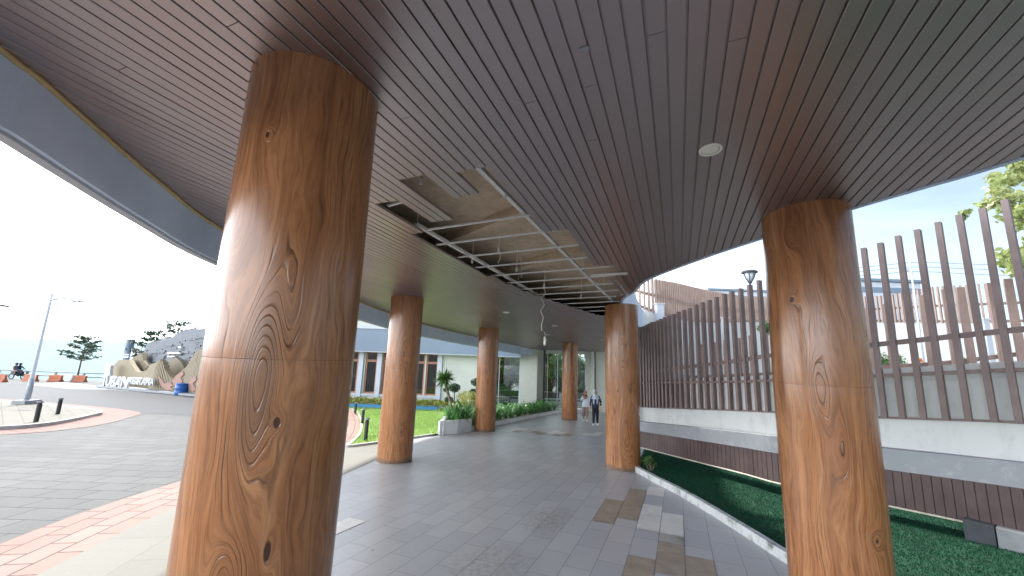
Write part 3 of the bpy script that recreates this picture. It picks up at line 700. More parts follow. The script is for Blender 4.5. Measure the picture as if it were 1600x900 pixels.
def hit(P, px, py=560):                     # where a sight line crosses the plan polyline
    d = ray(px, py); d = Vector((d.x, d.y, 0))
    for a, b in zip(P[:-1], P[1:]):
        e = b - a; den = d.x * e.y - d.y * e.x
        if abs(den) < 1e-9: continue
        t = (a.x * e.y - a.y * e.x) / den; s = (a.x * d.y - a.y * d.x) / den
        if 0 <= s <= 1 and t > 0: return a.lerp(b, s), e.normalized()
    return None
fence = thing('slat_fence', g3(1.63, 8.62, 1.5), 'tall dark brown vertical slat fence standing against the white low wall', 'fence')
SP = off(.105)
lxs = [105, 118, 132, 145, 157, 170, 183, 197, 211, 228, 247, 268, 290, 315, 341, 371, 400, 430, 462, 500, 535, 575, 617, 660, 705]
pxs = [960 + v / 2.812 for v in lxs] + [1228, 1246, 1265, 1285, 1306, 1326, 1346, 1371, 1399, 1430, 1464, 1499, 1537, 1576, 1618, 1664, 1714]
for px in pxs:
    h_ = hit(SP, px)
    if not h_: continue
    p, d = h_; n = Vector((-d.y, d.x, 0)) * SGN; g = gz(p.x, p.y); z0 = g + hz(p.x, SLB); z1 = g + hz(p.x, SLT) + random.uniform(-.014, .014)
    rt = px > 1228; az = Vector((random.uniform(-.004, .004), random.uniform(-.004, .004), 1)).normalized(); n = (n + d * random.uniform(-.03, .03)).normalized()
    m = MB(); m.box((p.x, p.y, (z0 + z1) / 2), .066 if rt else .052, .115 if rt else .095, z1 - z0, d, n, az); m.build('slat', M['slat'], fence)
for ys, h in ((RLO, .05), (RHI, .075), (SLB, .03)):
    P = off(.085); m = MB(); m.wall(P, zl(P, ys, -h / 2 - .0), zl(P, ys, h / 2), .04, SGN); m.build('rail', M['slat'], fence)

# second fence on the far side of the ramp
FB = [at_depth(px, 560, D) for px, D in ((1040, 17.5), (1110, 14.5), (1200, 12.4), (1300, 11.0), (1362, 10.3), (1450, 9.6), (1530, 9.1), (1600, 8.7), (1720, 8.0))]
FB = smoothpoly([Vector((p.x, p.y, 0)) for p in FB], 5)
bx = [1040, 1110, 1200, 1362, 1429, 1493, 1568, 1600, 1720]; bt = [548, 536, 520, 482, 468, 453, 443, 436, 410]; bl = [590, 588, 584, 574, 571, 566, 557, 553, 538]
f2 = thing('ramp_fence', g3(FB[20].x, FB[20].y, 1), 'lighter brown slat fence seen through the gaps of the dark front fence', 'fence')
for px in [1062, 1080, 1098, 1116, 1135, 1155, 1176, 1198, 1222, 1248, 1276, 1305, 1334, 1362, 1394, 1429, 1455, 1493, 1518, 1568, 1597, 1640, 1690]:
    h_ = hit(FB, px)
    if not h_: continue
    p, d = h_; n = Vector((-d.y, d.x, 0)); zt = height_over(p, px, interp(px, bx, bt)); zb = height_over(p, px, interp(px, bx, bl)) - .35
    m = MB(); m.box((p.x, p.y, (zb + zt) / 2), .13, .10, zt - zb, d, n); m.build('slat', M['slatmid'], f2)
def ptpx(p):
    v = p - EYE; c = Vector((v.dot(RW), v.dot(UW), v.dot(FW)))
    w3 = _r * c.x + _u * c.y + _f * c.z; return 800 + FOC * w3.x / -w3.z
def zline(P, xs, ys): return [height_over(p, ptpx(Vector((p.x, p.y, 2.0))), interp(ptpx(Vector((p.x, p.y, 2.0))), xs, ys)) for p in P]
z_ = zline(FB, bx, bl); P = offset(FB, .08); m = MB(); m.wall(P, [z - .05 for z in z_], [z + .05 for z in z_], .05, 1); m.build('rail', M['slatmid'], f2)
m = MB(); m.wall(FB, [gz(p.x, p.y) - .1 for p in FB], [z - .38 for z in z_], .15, 1)
tag(m.build('ramp_wall', M['wallwhite']), 'low white wall under the lighter brown fence', 'wall')

# spiral ramp far behind
FC_px = [(965, 15.0), (1000, 14.6), (1031, 14.8), (1060, 15.8), (1085, 17.0), (1116, 18.5), (1173, 20.5), (1240, 21.5), (1320, 20.5), (1400, 18.5), (1475, 16.8), (1600, 15.0), (1750, 13.0)]
FCp = smoothpoly([Vector((at_depth(x, 500, D).x, at_depth(x, 500, D).y, 0)) for x, D in FC_px], 6)
cx = [965, 1000, 1031, 1060, 1085, 1116, 1173, 1240, 1320, 1400, 1475, 1600, 1750]
ct = [428, 431, 437, 442, 448, 455, 464, 466, 466, 462, 449, 442, 430]; cm = [444, 455, 462, 470, 476, 481, 485, 486, 486, 482, 478, 474, 466]; cb = [470, 480, 491, 498, 502, 504, 503, 502, 503, 504, 505, 505, 502]
f3 = thing('spiral_ramp', at_depth(1173, 520, 20.5), 'curving spiral ramp with fine pale brown slats over a white wall far behind', 'ramp')
z_t, z_m, z_b = zline(FCp, cx, ct), zline(FCp, cx, cm), zline(FCp, cx, cb)
m = MB(); S_ = [0]; 
for a, b in zip(FCp[:-1], FCp[1:]): S_.append(S_[-1] + (b - a).length)
for p, d in walk(FCp, .17):
    s = min(range(len(FCp)), key=lambda i: (FCp[i] - p).length); px = ptpx(Vector((p.x, p.y, 2.0)))
    zt, zb = height_over(p, px, interp(px, cx, ct)), height_over(p, px, interp(px, cx, cb))
    m.box((p.x, p.y, (zt + zb) / 2), .062, .10, zt - zb, d, Vector((-d.y, d.x, 0)))
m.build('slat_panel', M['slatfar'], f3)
for zz in (z_m, [b + .08 for b in z_b]):
    P = offset(FCp, .07); m = MB(); m.wall(P, [z - .05 for z in zz], [z + .05 for z in zz], .05, 1); m.build('rail', M['slatfar'], f3)
m = MB(); P = offset(FCp, .02); m.wall(P, [gz(p.x, p.y) - .2 for p in P], z_b, .25, 1); m.build('ramp_parapet', M['wallwhite'], f3)
for px, D, y0, y1, w_ in ((1032, 14.3, 476, 600, .26), (1135, 17.3, 497, 600, .22), (1543, 14.5, 500, 640, .2)):
    p = at_depth(px, 540, D); za, zb = height_over(p, px, y0), gz(p.x, p.y)
    m = MB(); m.box((p.x, p.y, (za + zb) / 2), w_, w_, za - zb, RW, FW); m.box((p.x, p.y, za + .02), w_ + .06, w_ + .06, .04, RW, FW)
    tag(m.build('ramp_post', M['greyframe']), {1032: 'pale blue square post at the left end of the spiral ramp', 1135: 'pale blue post seen mid-way through the front fence', 1543: 'pale blue post seen through the fence at the right edge'}[px], 'post')
p = at_depth(996.5, 505, 14.3); m = MB(); m.box((p.x, p.y, p.z), .12, .08, .48, RW, FW); m.box((p.x - RW.x * .0, p.y - .05, p.z + .19), .09, .03, .05, RW, FW)
tag(m.build('wall_speaker', M['steel']), 'slim grey box fixed to the white ramp wall beside the column', 'wall box')
# pale workshop-like buildings beyond
def shed(name, px0, px1, ytop, ybot, D, depth, mat, roofmat, label, over=.3):
    a = at_depth(px0, ybot, D); b = at_depth(px1, ybot, D); zt = at_depth((px0 + px1) / 2, ytop, D).z; zb = -4
    o = thing(name, Vector(((a.x + b.x) / 2, (a.y + b.y) / 2, zb)), label, 'building')
    L = Vector((b.x - a.x, b.y - a.y, 0)); u = L.normalized(); n = FW; c = Vector(((a.x + b.x) / 2, (a.y + b.y) / 2, (zt + zb) / 2)) + n * depth / 2
    m = MB(); m.box(c, L.length, depth, zt - zb, u, n); m.build('wall', mat, o)
    m = MB(); m.box((c.x, c.y, zt + .12), L.length + over * 2, depth + over * 2, .22, u, n); m.build('roof', roofmat, o)
    m = MB(); m.box((c.x - n.x * depth / 2, c.y - n.y * depth / 2, zt - .75), L.length * .98, .06, .5, u, n); m.build('fascia_band', roofmat, o)
    return o
shed('far_building', 1338, 1446, 441, 500, 34, 12, M['greyframe'], M['bluefascia'], 'pale grey building with a blue eaves band behind the right column')
shed('far_building', 1112, 1230, 456, 520, 44, 10, M['greyframe'], M['bluefascia'], 'low blue roofed building beyond the spiral ramp left of the lamp')
# post lantern
def lantern(px, ytop, D):
    p = at_depth(px, ytop + 18, D); g = gz(p.x, p.y); zt = at_depth(px, ytop, D).z; s = (zt - p.z) / 18 * 1.0
    o = thing('lantern_post', Vector((p.x, p.y, g)), 'dark post lantern with a flared head above the brown fence', 'street lamp')
    c = Vector((p.x, p.y, p.z)); H = zt - p.z; m = MB(); m.tube([(c.x, c.y, g), (c.x, c.y, c.z - H * .1)], [.07, .05], 10); m.build('post', M['darkblock'], o, smooth=True)
    m = MB(); m.lathe(c, [(.05, -H * .12), (.10, -H * .04), (.07, H * .04)], 16)
    for a in np.linspace(.3, 6.58, 7)[:-1]: m.tube([c + Vector((.07 * math.cos(a), .07 * math.sin(a), 0)), c + Vector((.19 * math.cos(a), .19 * math.sin(a), H * .35)), c + Vector((.29 * math.cos(a), .29 * math.sin(a), H * .8))], .024, 6)
    m.lathe(c, [(.36, H * .80), (.37, H * .9), (.27, H * 1.0), (.03, H * 1.04)], 20); m.build('lamp_head', M['darkblock'], o)
    m = MB(); m.lathe(c, [(.05, H * .04), (.15, H * .4), (.22, H * .78)], 14); m.build('lamp_glass', M['greyframe'], o, smooth=True)
lantern(1172, 423, 19.0)
# CCTV style floodlight on a pole, power lines
p = at_depth(1424, 425, 16.0); g = gz(p.x, p.y); o = thing('floodlight_pole', Vector((p.x, p.y, g)), 'thin pole with a small floodlight among the wires, behind the front fence', 'floodlight')
m = MB(); m.tube([(p.x, p.y, g), (p.x, p.y, at_depth(1424, 409, 16).z)], .035, 8); m.build('pole', M['steel'], o, smooth=True)
m = MB(); q = at_depth(1413, 424, 16); m.beam(q + Vector((-.16, 0, -.05)), q + Vector((.16, .02, .08)), .14, .12); m.tube([q + Vector((.1, 0, .08)), Vector((p.x, p.y, q.z + .22))], .02, 6); m.build('lamp_head', M['steel'], o)
for k, (ya, yb, yc) in enumerate(((413, 407, 418), (419, 414, 424), (427, 421, 431))):
    pts = [at_depth(1340 + i * 40, np.interp(1340 + i * 40, [1340, 1430, 1680], [yc, yb, ya + 2 * k + 4]) + (4 - (i - 3.5) ** 2 * .25) * .6, 45) for i in range(9)]
    m = MB(); m.tube(pts, .025, 5); tag(m.build('power_line', M['black']), ['topmost of the three power lines above the fence', 'middle power line of the three above the fence', 'lowest of the three power lines above the fence'][k], 'power line', 'power lines')

# ------------------------------------------------------------------ vegetation
def leaf_cloud(centers, n, size, mat, name, parent, squash=.7, droop=0.0):
    C = np.array([[c[0], c[1], c[2]] for c, r in centers]); Rr = np.array([r for c, r in centers]); wgt = Rr ** 2.2; wgt /= wgt.sum()
    k = rng.choice(len(C), n, p=wgt); d = rng.normal(size=(n, 3)); d /= np.linalg.norm(d, axis=1)[:, None]
    rad = Rr[k] * (rng.random(n) ** .45); c = C[k] + d * rad[:, None] * np.array([1, 1, squash])
    a = rng.normal(size=(n, 3)); a[:, 2] -= droop; a /= np.linalg.norm(a, axis=1)[:, None]
    b = np.cross(a, rng.normal(size=(n, 3))); b /= np.linalg.norm(b, axis=1)[:, None]
    s = size * rng.uniform(.6, 1.3, n)[:, None]; L = a * s; W = b * s * .32
    v = np.stack([c - L * .5, c + W - L * .05, c + L * .5, c - W - L * .05], 1)
    return np_mesh(name, v.reshape(-1, 3), 4, mat, parent)
def tree(name, base, H, spread, label, leafmat, n=2500, leaf=.22, trunk=.12, blobs=22, crown0=.4, seed=1, group=None, squash=.6, flat=False):
    r = random.Random(seed); base = Vector(base); o = thing(name, base, label, 'tree', group); m = MB(); cs = []
    top = base + Vector((r.uniform(-.1, .1) * H * .3, r.uniform(-.1, .1) * H * .3, H * .8))
    trunkpts = [base, base.lerp(top, .35) + Vector((r.uniform(-.05, .05) * H, 0, 0)), base.lerp(top, .7), top]
    m.tube(trunkpts, [trunk, trunk * .75, trunk * .5, trunk * .2], 8)
    for i in range(blobs):
        a = r.uniform(0, 6.283); t = r.uniform(crown0, 1.0); k = math.sqrt(r.random()); prof = (1 - abs((t - crown0) / (1 - crown0) - .35) ** 1.6) if not flat else 1.0
        e = base + Vector((math.cos(a) * spread * k * prof, math.sin(a) * spread * k * prof, H * (t * .92 + .05)))
        s = base.lerp(top, max(.3, t * .72)); mid = s.lerp(e, .5) + Vector((0, 0, .05 * H))
        m.tube([s, mid, e], [trunk * .3, trunk * .2, trunk * .06], 5); cs.append((e, spread * r.uniform(.20, .40)))
    m.build('trunk', M['bark'], o, smooth=True); leaf_cloud(cs, n, leaf, leafmat, 'crown', o, squash); return o
# the near tree at the right edge: limbs reaching in from the right
tb_ = at_depth(1790, 560, 8.6); tb_ = Vector((tb_.x, tb_.y, gz(tb_.x, tb_.y)))
o = thing('broadleaf_tree', tb_, 'yellow green broadleaf tree reaching in at the right edge of the picture', 'tree')
m = MB(); topz = at_depth(1790, 150, 8.6); m.tube([tb_, tb_.lerp(topz, .5), topz], [.17, .13, .07], 10); cs = []; rr = random.Random(4)
limbs = [((1770, 360), (1660, 300), (1555, 318)), ((1770, 330), (1680, 250), (1575, 272)), ((1775, 400), (1680, 330), (1590, 345)), ((1780, 470), (1690, 420), (1575, 414)), ((1775, 300), (1700, 200), (1625, 240)), ((1780, 440), (1690, 380), (1612, 400)), ((1770, 260), (1700, 180), (1660, 190))]
for L in limbs:
    pts = [at_depth(x, y, 8.6 - .5 * i + rr.uniform(-.3, .3)) for i, (x, y) in enumerate(L)]; sp = smoothpoly(pts, 6); m.tube(sp, [.05 - .04 * i / len(sp) for i in range(len(sp))], 6)
    for i, q in enumerate(sp[4:]):
        f = i / (len(sp) - 5)
        for _ in range(3): cs.append((q + Vector((rr.gauss(0, .20), rr.gauss(0, .3), rr.gauss(0, .16))), .17))
m.build('trunk', M['bark'], o, smooth=True); leaf_cloud(cs, 6500, .135, M['leaflime'], 'crown', o, .8, .5)

# planter with strap-leaved plants
PL = [Vector((x, y, 0)) for x, y in ((-7.38, 11.52), (-6.93, 13.0), (-6.93, 15.2), (-6.78, 19.0), (-6.55, 24.0))]
plo = thing('planter', g3(-7.2, 14, 0), 'long white planter curb full of strap leaved plants along the walkway', 'planter')
m = MB(); q = smoothpoly(PL[1:], 4); m.wall(q, [gz(p.x, p.y) - .03 for p in q], [gz(p.x, p.y) + .17 for p in q], .14, 1); m.build('side_curb', M['planterwhite'], plo)
fp = [Vector((-7.36, 11.6, 0)), Vector((-7.15, 12.0, 0)), Vector((-6.93, 13.0, 0))]
fpx = [Vector((-8.2, 13.2, 0)), Vector((-7.38, 11.62, 0)), Vector((-7.33, 11.58, 0)), Vector((-7.02, 12.2, 0)), Vector((-6.93, 13.05, 0))]
m = MB(); m.wall(fpx, [gz(p.x, p.y) - .03 for p in fpx], [gz(p.x, p.y) + .45 for p in fpx], .14, 1); m.build('front_wall', M['planterwhite'], plo)
soilp = [(-8.15, 13.2), (-7.36, 11.7), (-7.0, 13), (-7.0, 15.2), (-6.85, 19), (-6.6, 24), (-9.0, 24), (-8.6, 16)]
sb = poly_ground('planter_soil', soilp, M['land'], .12, None); sb.parent = plo; sb.matrix_parent_inverse = parent_inv(plo)
def strap_plant(mat, nleaf, L, W, rs, erect=.6):
    m = MB(); r = random.Random(rs)
    for i in range(nleaf):
        a = r.uniform(0, 6.283); l = L * r.uniform(.6, 1.1); e = erect * r.uniform(.6, 1.4); d = Vector((math.cos(a), math.sin(a), 0)); sd = Vector((-d.y, d.x, 0))
        A = []; Bq = []
        for k in range(6):
            t = k / 5; p = d * (l * (.75 * t + .1 * t * t)) + Vector((0, 0, l * (e * 1.5 * t - (.55 + e * .5) * t * t))); wv = W * (1 - t ** 2.2) * (.55 + t) * .7 + .001
            A.append(p - sd * wv + Vector((0, 0, .012 * math.sin(t * 3)))); Bq.append(p + sd * wv + Vector((0, 0, .012 * math.sin(t * 3))))
        m.strip(A, Bq)
    me = bpy.data.meshes.new('strap_plant'); me.from_pydata(m.v, [], m.f); me.polygons.foreach_set('use_smooth', [True] * len(me.polygons)); me.materials.append(mat); return me
lil = [strap_plant(M['leaflily'], 27, .62, .030, s, .95) for s in (1, 2, 3)]
def place_plant(me, name, x, y, z, s, label, cat, group):
    o = bpy.data.objects.new(name, me); col.objects.link(o); o.location = g3(x, y, z); o.rotation_euler = (0, 0, random.uniform(0, 6.28)); o.scale = (s, s, s * random.uniform(.85, 1.15)); return tag(o, label, cat, group)
rl = random.Random(3)
for i in range(72):
    y = 13.3 + 10.3 * (i / 72) + rl.uniform(-.15, .15); x = interp(y, [13, 15.2, 19, 24], [-7.05, -7.05, -6.9, -6.7]) - .22 - (i % 3) * .42 + rl.uniform(-.1, .1)
    place_plant(lil[i % 3], 'strap_leaf_plant', x, y, .13, rl.uniform(.85, 1.2), 'strap leaved green plant in the row along the long planter', 'plant', 'strap leaved plants in the long planter')
for i in range(9):
    place_plant(lil[i % 3], 'broad_strap_plant', -7.85 + i * .085 + rl.uniform(-.04, .04), 13.0 - i * .06 + (i % 3) * .28, .36, rl.uniform(1.0, 1.3), 'broad arching green plant behind the white planter front', 'plant', 'arching plants behind the planter front')
# spiky pompom tree with a leaning stem
b = at_depth(716, 632, 15.2); b.z = gz(b.x, b.y) + .1; h_ = at_depth(694, 593, 15.0)
o = thing('dracaena', b, 'leaning dracaena with a round head of spiky leaves', 'plant')
m = MB(); m.tube(smoothpoly([b, b.lerp(h_, .5) + Vector((.03, 0, -.06)), h_], 5), [.045] * 6 + [.05] * 4 + [.055], 8); m.build('stem', M['bark'], o, smooth=True)
m = MB(); r = random.Random(9)
for i in range(170):
    d = Vector((r.gauss(0, 1), r.gauss(0, 1), r.gauss(.25, 1))).normalized(); l = .50 * r.uniform(.75, 1.1); s = d.cross(Vector((r.gauss(0, 1), r.gauss(0, 1), r.gauss(0, 1)))).normalized() * .018
    dr = Vector((0, 0, -.10 * (1 - abs(d.z)))); m.add([h_ - s * .6, h_ + d * l * .5 - s, h_ + d * l + dr, h_ + d * l * .5 + s, h_ + s * .6], [(0, 1, 2, 3, 4)])
m.build('leaf_head', M['leafmid'], o)
# cloud pruned shrub
b = at_depth(704, 640, 16.5); b.z = gz(b.x, b.y); o = thing('cloud_pruned_tree', b, 'small cloud pruned tree with two dark leaf pads behind the dracaena', 'tree')
pads = [(at_depth(710, 606, 16.5), .26), (at_depth(701, 624, 16.4), .19), (at_depth(697, 609, 16.6), .13)]
m = MB()
for c, r_ in pads: m.tube(smoothpoly([b, b.lerp(c, .5) + Vector((.08, 0, 0)), c], 4), .025, 6)
m.build('trunk', M['bark'], o, smooth=True); leaf_cloud([(c, r_) for c, r_ in pads], 2600, .05, M['leafdark'], 'crown', o, .7)
b = at_depth(741, 622, 18.5); b.z = gz(b.x, b.y); o = thing('cloud_pruned_tree', b, 'dark cloud pruned tree partly hidden by the planter corner column', 'tree')
pads = [(at_depth(744, 597, 18.5), .26), (at_depth(740, 612, 18.4), .2)]; m = MB()
for c, r_ in pads: m.tube(smoothpoly([b, b.lerp(c, .5) + Vector((.06, 0, 0)), c], 4), .025, 6)
m.build('trunk', M['bark'], o, smooth=True); leaf_cloud(pads, 1800, .05, M['leafdark'], 'crown', o, .7)
def shrub(px, py, D, r_, mat, label, name='shrub', n=900, leaf=.07, group=None, sq=.8, cat='shrub'):
    c = at_depth(px, py, D); g = gz(c.x, c.y); o = thing(name, Vector((c.x, c.y, g)), label, cat, group); rr = random.Random(px * 7 + py); cs = [(c + Vector((rr.gauss(0, r_ * .5), rr.gauss(0, r_ * .5), rr.gauss(0, r_ * .3))), r_ * rr.uniform(.4, .7)) for _ in range(9)]
    m = MB()
    for q, _ in cs[:6]: m.tube([(c.x, c.y, g), q], [.015, .006], 5)
    m.build('stem', M['bark'], o); leaf_cloud(cs, n, leaf, mat, 'foliage', o, sq); return o
shrub(733, 624, 16.5, .42, M['leafyellow'], 'yellow green feathery shrub left of the planter corner column')
shrub(1390, 566, 13.0, .45, M['leafmid'], 'green shrub behind the fence, nearest the right column')
shrub(1432, 564, 13.4, .17, M['flower'], 'shrub with orange flowers behind the fence', n=600)
shrub(1500, 572, 12.6, .35, M['leafmid'], 'green shrub behind the fence, near its middle')
shrub(1194, 517, 15.0, .25, M['leafmid'], 'small green shrub behind the fence just left of the right column')
p = on_ground(1017, 728, .1); shrub(1018, 722, 8.9, .16, M['leafmid'], 'small weedy plant at the pointed end of the turf bed', n=350, leaf=.045)

# ------------------------------------------------------------------ building beyond the canopy
DB = 24.6
bld = thing('visitor_building', fr(-6, DB, gz(*fr(-6, DB, 0).xy)), 'cream building with blue fascia and tall dark windows beyond the lawn', 'building')
def uu(px, D=DB): return (px - 800) * D / FOC
def zz(py, px, D=DB): return at_depth(px, py, D).z
GB = gz(*fr(0, DB, 0).xy)
zF0, zF1 = 1.90, 3.25
def bbox(m, u0, u1, w0, w1, z0, z1): c = fr((u0 + u1) / 2, (w0 + w1) / 2, (z0 + z1) / 2); m.box(c, u1 - u0, w1 - w0, z1 - z0, RW, FW)
uL, uC, uR, uF = -17.0, uu(818), 12.0, uu(816)
wins = [(uu(551), uu(568)), (uu(579.5), uu(597.5)), (uu(606), uu(624)), (uu(630), uu(648)), (uu(655), uu(671)), (uu(673), uu(690))]
wins = [(uu(a), uu(b)) for a, b in ((497, 513), (524, 541), (551, 569), (580, 598), (606, 622), (630, 648), (654, 671), (673, 691))]
zs0, zs1 = zz(617, 640), 1.86
m = MB(); xs = [uL] + [v for w_ in wins for v in w_] + [uu(778), uu(817), uu(843)]
segs = [(xs[i], xs[i + 1]) for i in range(0, len(xs) - 1, 2)]
for a, b in segs: bbox(m, a, b, DB, DB + .35, zs0, zs1)
bbox(m, uL, uu(778), DB, DB + .35, GB - .3, zs0); bbox(m, uu(778), uu(817), DB, DB + .35, GB - .3, zz(644, 800)); bbox(m, uu(817), uu(843), DB, DB + .35, GB - .3, zs0)
bbox(m, uL, uu(843), DB, DB + .35, zs1, zF1 - .1); bbox(m, uL, uu(770), DB + 9, DB + 9.3, GB - .3, zF1 + 2); bbox(m, uu(768), uu(770), DB + .36, DB + 9, GB - .3, zF1 - .3)
# right-hand end wall under the canopy
zR = zz(552, 890, DB + .8)
for a, b in ((843, 855), (922, 1010)): bbox(m, uu(a), uu(b), DB + .8, DB + 1.15, GB - .4, 4.4)
bbox(m, uu(855), uu(922), DB + .8, DB + 1.15, zR, 4.4); bbox(m, uu(855), uu(922), DB + .8, DB + 1.15, GB - .4, GB + .05)
bbox(m, uu(843) - .2, uu(843), DB + .35, DB + 1.15, GB - .4, 4.4)
m.build('wall', M['cream'], bld)
m = MB(); bbox(m, uu(842), uu(845), DB + .55, DB + .80, GB - .3, 3.0); bbox(m, uu(929), uu(934), DB + .62, DB + .80, GB - .3, 3.0); m.build('pilaster', M['cream'], bld)
m = MB(); bbox(m, uu(935), uu(936.5), DB + .74, DB + .80, GB - .3, 3.0); bbox(m, uu(854), uu(857), DB + .74, DB + .80, GB - .3, 3.0); m.build('downpipe', M['darkblock'], bld)
m = MB(); bbox(m, uL, uF, DB - .95, DB - .003, zF0, zF1); m.build('fascia', M['bluefascia'], bld)
m = MB(); bbox(m, uL, uF + .03, DB - 1.02, DB - .951, zF1 - .02, zF1 + .09); bbox(m, uL, uF, DB - .93, DB - .02, zF0 - .05, zF0 - .003); m.build('fascia_trim', M['greyframe'], bld)
for a, b in wins:
    f_ = MB()
    for (x0, x1, y0, y1) in ((a, a + .09, zs0, zs1), (b - .09, b, zs0, zs1), (a + .09, b - .09, zs1 - .62, zs1 - .48), (a + .09, b - .09, zs0, zs0 + .09), (a + .09, b - .09, zs1 - .08, zs1)): bbox(f_, x0, x1, DB + .06, DB + .16, y0, y1)
    fo = f_.build('window', M['brownframe'], bld); g_ = MB(); bbox(g_, a + .05, b - .05, DB + .10, DB + .12, zs0 + .03, zs1 - .03); g_.build('pane', M['glass'], fo)
m = MB(); 
for px in (574, 651.5, 602, 626, 694): bbox(m, uu(px) - .14, uu(px) + .14, DB - .14, DB - .003, GB, zF0 - .06)
bbox(m, uL, uu(696), DB - .12, DB - .003, zs0 - .12, zs0 - .02); m.build('frame_mullion', M['greyframe'], bld)
m = MB(); bbox(m, uL, uu(778), DB - .08, DB - .004, GB - .2, GB + .5); m.build('plinth', M['wallwhite'], bld)
def bigwin(p0, p1, w_, z0, z1, bars):
    a, b = uu(p0), uu(p1); f_ = MB()
    for (x0, x1, y0, y1) in ((a, a + .05, z0, z1), (b - .05, b, z0, z1), (a + .05, b - .05, z0, z0 + .06), (a + .05, b - .05, z1 - .06, z1)): bbox(f_, x0, x1, w_ + .04, w_ + .14, y0, y1)
    for px in bars: bbox(f_, uu(px) - .02, uu(px) + .02, w_ + .05, w_ + .13, z0 + .06, z1 - .06)
    fo = f_.build('window', M['greyframe'], bld); g_ = MB(); bbox(g_, a + .02, b - .02, w_ + .08, w_ + .10, z0 + .02, z1 - .02); g_.build('pane', M['clearglass'], fo)
bigwin(778, 817, DB, zz(644, 800), zs1, (785,)); bigwin(855, 922, DB + .8, GB + .05, zR, (861, 877, 904))
m = MB(); bbox(m, uL, uu(770), DB + .36, DB + 9, zF1 - .3, zF1 - .12); m.build('terrace_slab', M['concrete'], bld)
m = MB(); bbox(m, uL, uC, DB - .7, DB - .4, zF1 + .09, zF1 + .45); m.build('terrace_planter', M['cream'], bld)
m = MB(); bbox(m, uL, uu(770), DB + 4, DB + 8.9, zF1 - .1, zF1 + 3.4); m.build('upper_storey', M['greyframe'], bld)
for k in range(8):
    a = uL + 1.0 + k * 1.75; m = MB(); bbox(m, a, a + 1.2, DB + 3.93, DB + 3.99, zF1 + .5, zF1 + 2.4); m.build('upper_window', M['glass'], bld)
m = MB(); bbox(m, uL, uC, DB - .1, DB - .05, zF1 + 1.05, zF1 + 1.1); bbox(m, uL, uC, DB - .1, DB - .05, zF1 + .75, zF1 + .78)
for k in range(14): bbox(m, uL + k * 1.3, uL + k * 1.3 + .05, DB - .1, DB - .05, zF1 + .1, zF1 + 1.05)
m.build('terrace_railing', M['white'], bld)
pp = [fr(uL, DB - .55, zF1 + .5), fr(uC - .2, DB - .55, zF1 + .5)]
lc = [(pp[0].lerp(pp[1], i / 60), .17) for i in range(61)]
tag(leaf_cloud(lc, 2600, .14, M['leafyellow'], 'terrace_plants', None, .6), 'trailing green plants in the terrace planter above the blue fascia', 'terrace plants', kind='stuff')
b = fr(uu(574), DB - .5, zF1 + .45); o = thing('terrace_palm', b, 'small bright green palm on the terrace above the blue fascia', 'plant')
me = strap_plant(M['leaflime'], 16, .9, .05, 8, 1.2); pf = bpy.data.objects.new('fronds', me); col.objects.link(pf); pf.parent = o
m = MB(); m.tube([b - Vector((0, 0, .1)), b + Vector((0, 0, .12))], .05, 8); m.build('stem', M['bark'], o)
# blue kerb and bedding plants at the foot of the building
m = MB(); a_, b_ = fr(uu(480, 22.5), 22.4, 0), fr(uu(695, 22.5), 22.4, 0); 
for k in range(8):
    p0 = a_.lerp(b_, k / 8); p1 = a_.lerp(b_, (k + 1) / 8); z0 = gz(p0.x, p0.y); m.box(((p0.x + p1.x) / 2, (p0.y + p1.y) / 2, z0 + .1), (p1 - p0).length - .002, .25, .26, RW, FW)
tag(m.build('blue_kerb', M['bluecurb']), 'low bright blue kerb between the lawn and the flower bed', 'kerb')
lc = [(fr(uu(500 + i * 4.2, 23.4), 23.4, gz(*fr(uu(500 + i * 4.2, 23.4), 23.4, 0).xy) + .36), .22) for i in range(60)]
tag(leaf_cloud(lc, 5000, .13, M['leafyellow'], 'flower_bed', None, .9), 'low yellow green bedding plants along the foot of the building', 'bedding plants', kind='stuff')

# invented garden behind the big panes, standing in for their reflection
for k, (px, D, H, sp) in enumerate(((764, 37, 4.2, 2.4), (803, 35, 4.4, 2.2), (838, 39, 5.0, 2.6), (868, 34, 3.6, 2.0), (890, 38, 4.6, 2.6), (913, 34, 3.9, 2.1), (945, 38, 4.6, 2.6))):
    v = fr(uu(px, D), D, 0); tree('standin_tree', (v.x, v.y, gz(v.x, v.y)), H, sp, ['leftmost stand-in tree, behind the wall', 'stand-in tree seen through the left pane', 'stand-in tree between the two panes', 'stand-in tree seen through the left part of the big right pane', 'stand-in tree behind the farthest column', 'stand-in tree seen through the right part of the big pane', 'rightmost stand-in tree, behind the wall'][k], M['leafmid'], 3000, .34, .13, 22, .22, 40 + k, 'stand-in trees behind the glass', .8)
for k, (px, D) in enumerate(((790, 29.5), (810, 30.5), (862, 29), (911, 29.5))):
    v = fr(uu(px, D), D, 0); z0 = gz(v.x, v.y); o = thing('standin_bench', Vector((v.x, v.y, z0)), ['dark stand-in bench, left in the left pane', 'dark stand-in bench, right in the left pane', 'dark stand-in bench, left in the big pane', 'dark stand-in bench, right in the big pane'][k], 'bench', 'stand-in benches behind the glass'); c = Vector((v.x, v.y, z0))
    m = MB(); m.box(c + Vector((0, 0, .46)), 1.5, .5, .07, RW, FW); m.build('seat', M['black'], o); m = MB(); m.box(c + Vector((0, 0, .78)) + FW * .26, 1.5, .05, .4, RW, FW); m.build('backrest', M['black'], o)
    for s in (-1, 1): m = MB(); m.box(c + Vector((0, 0, .21)) + RW * s * .6, .08, .45, .43, RW, FW); m.build('leg', M['black'], o)
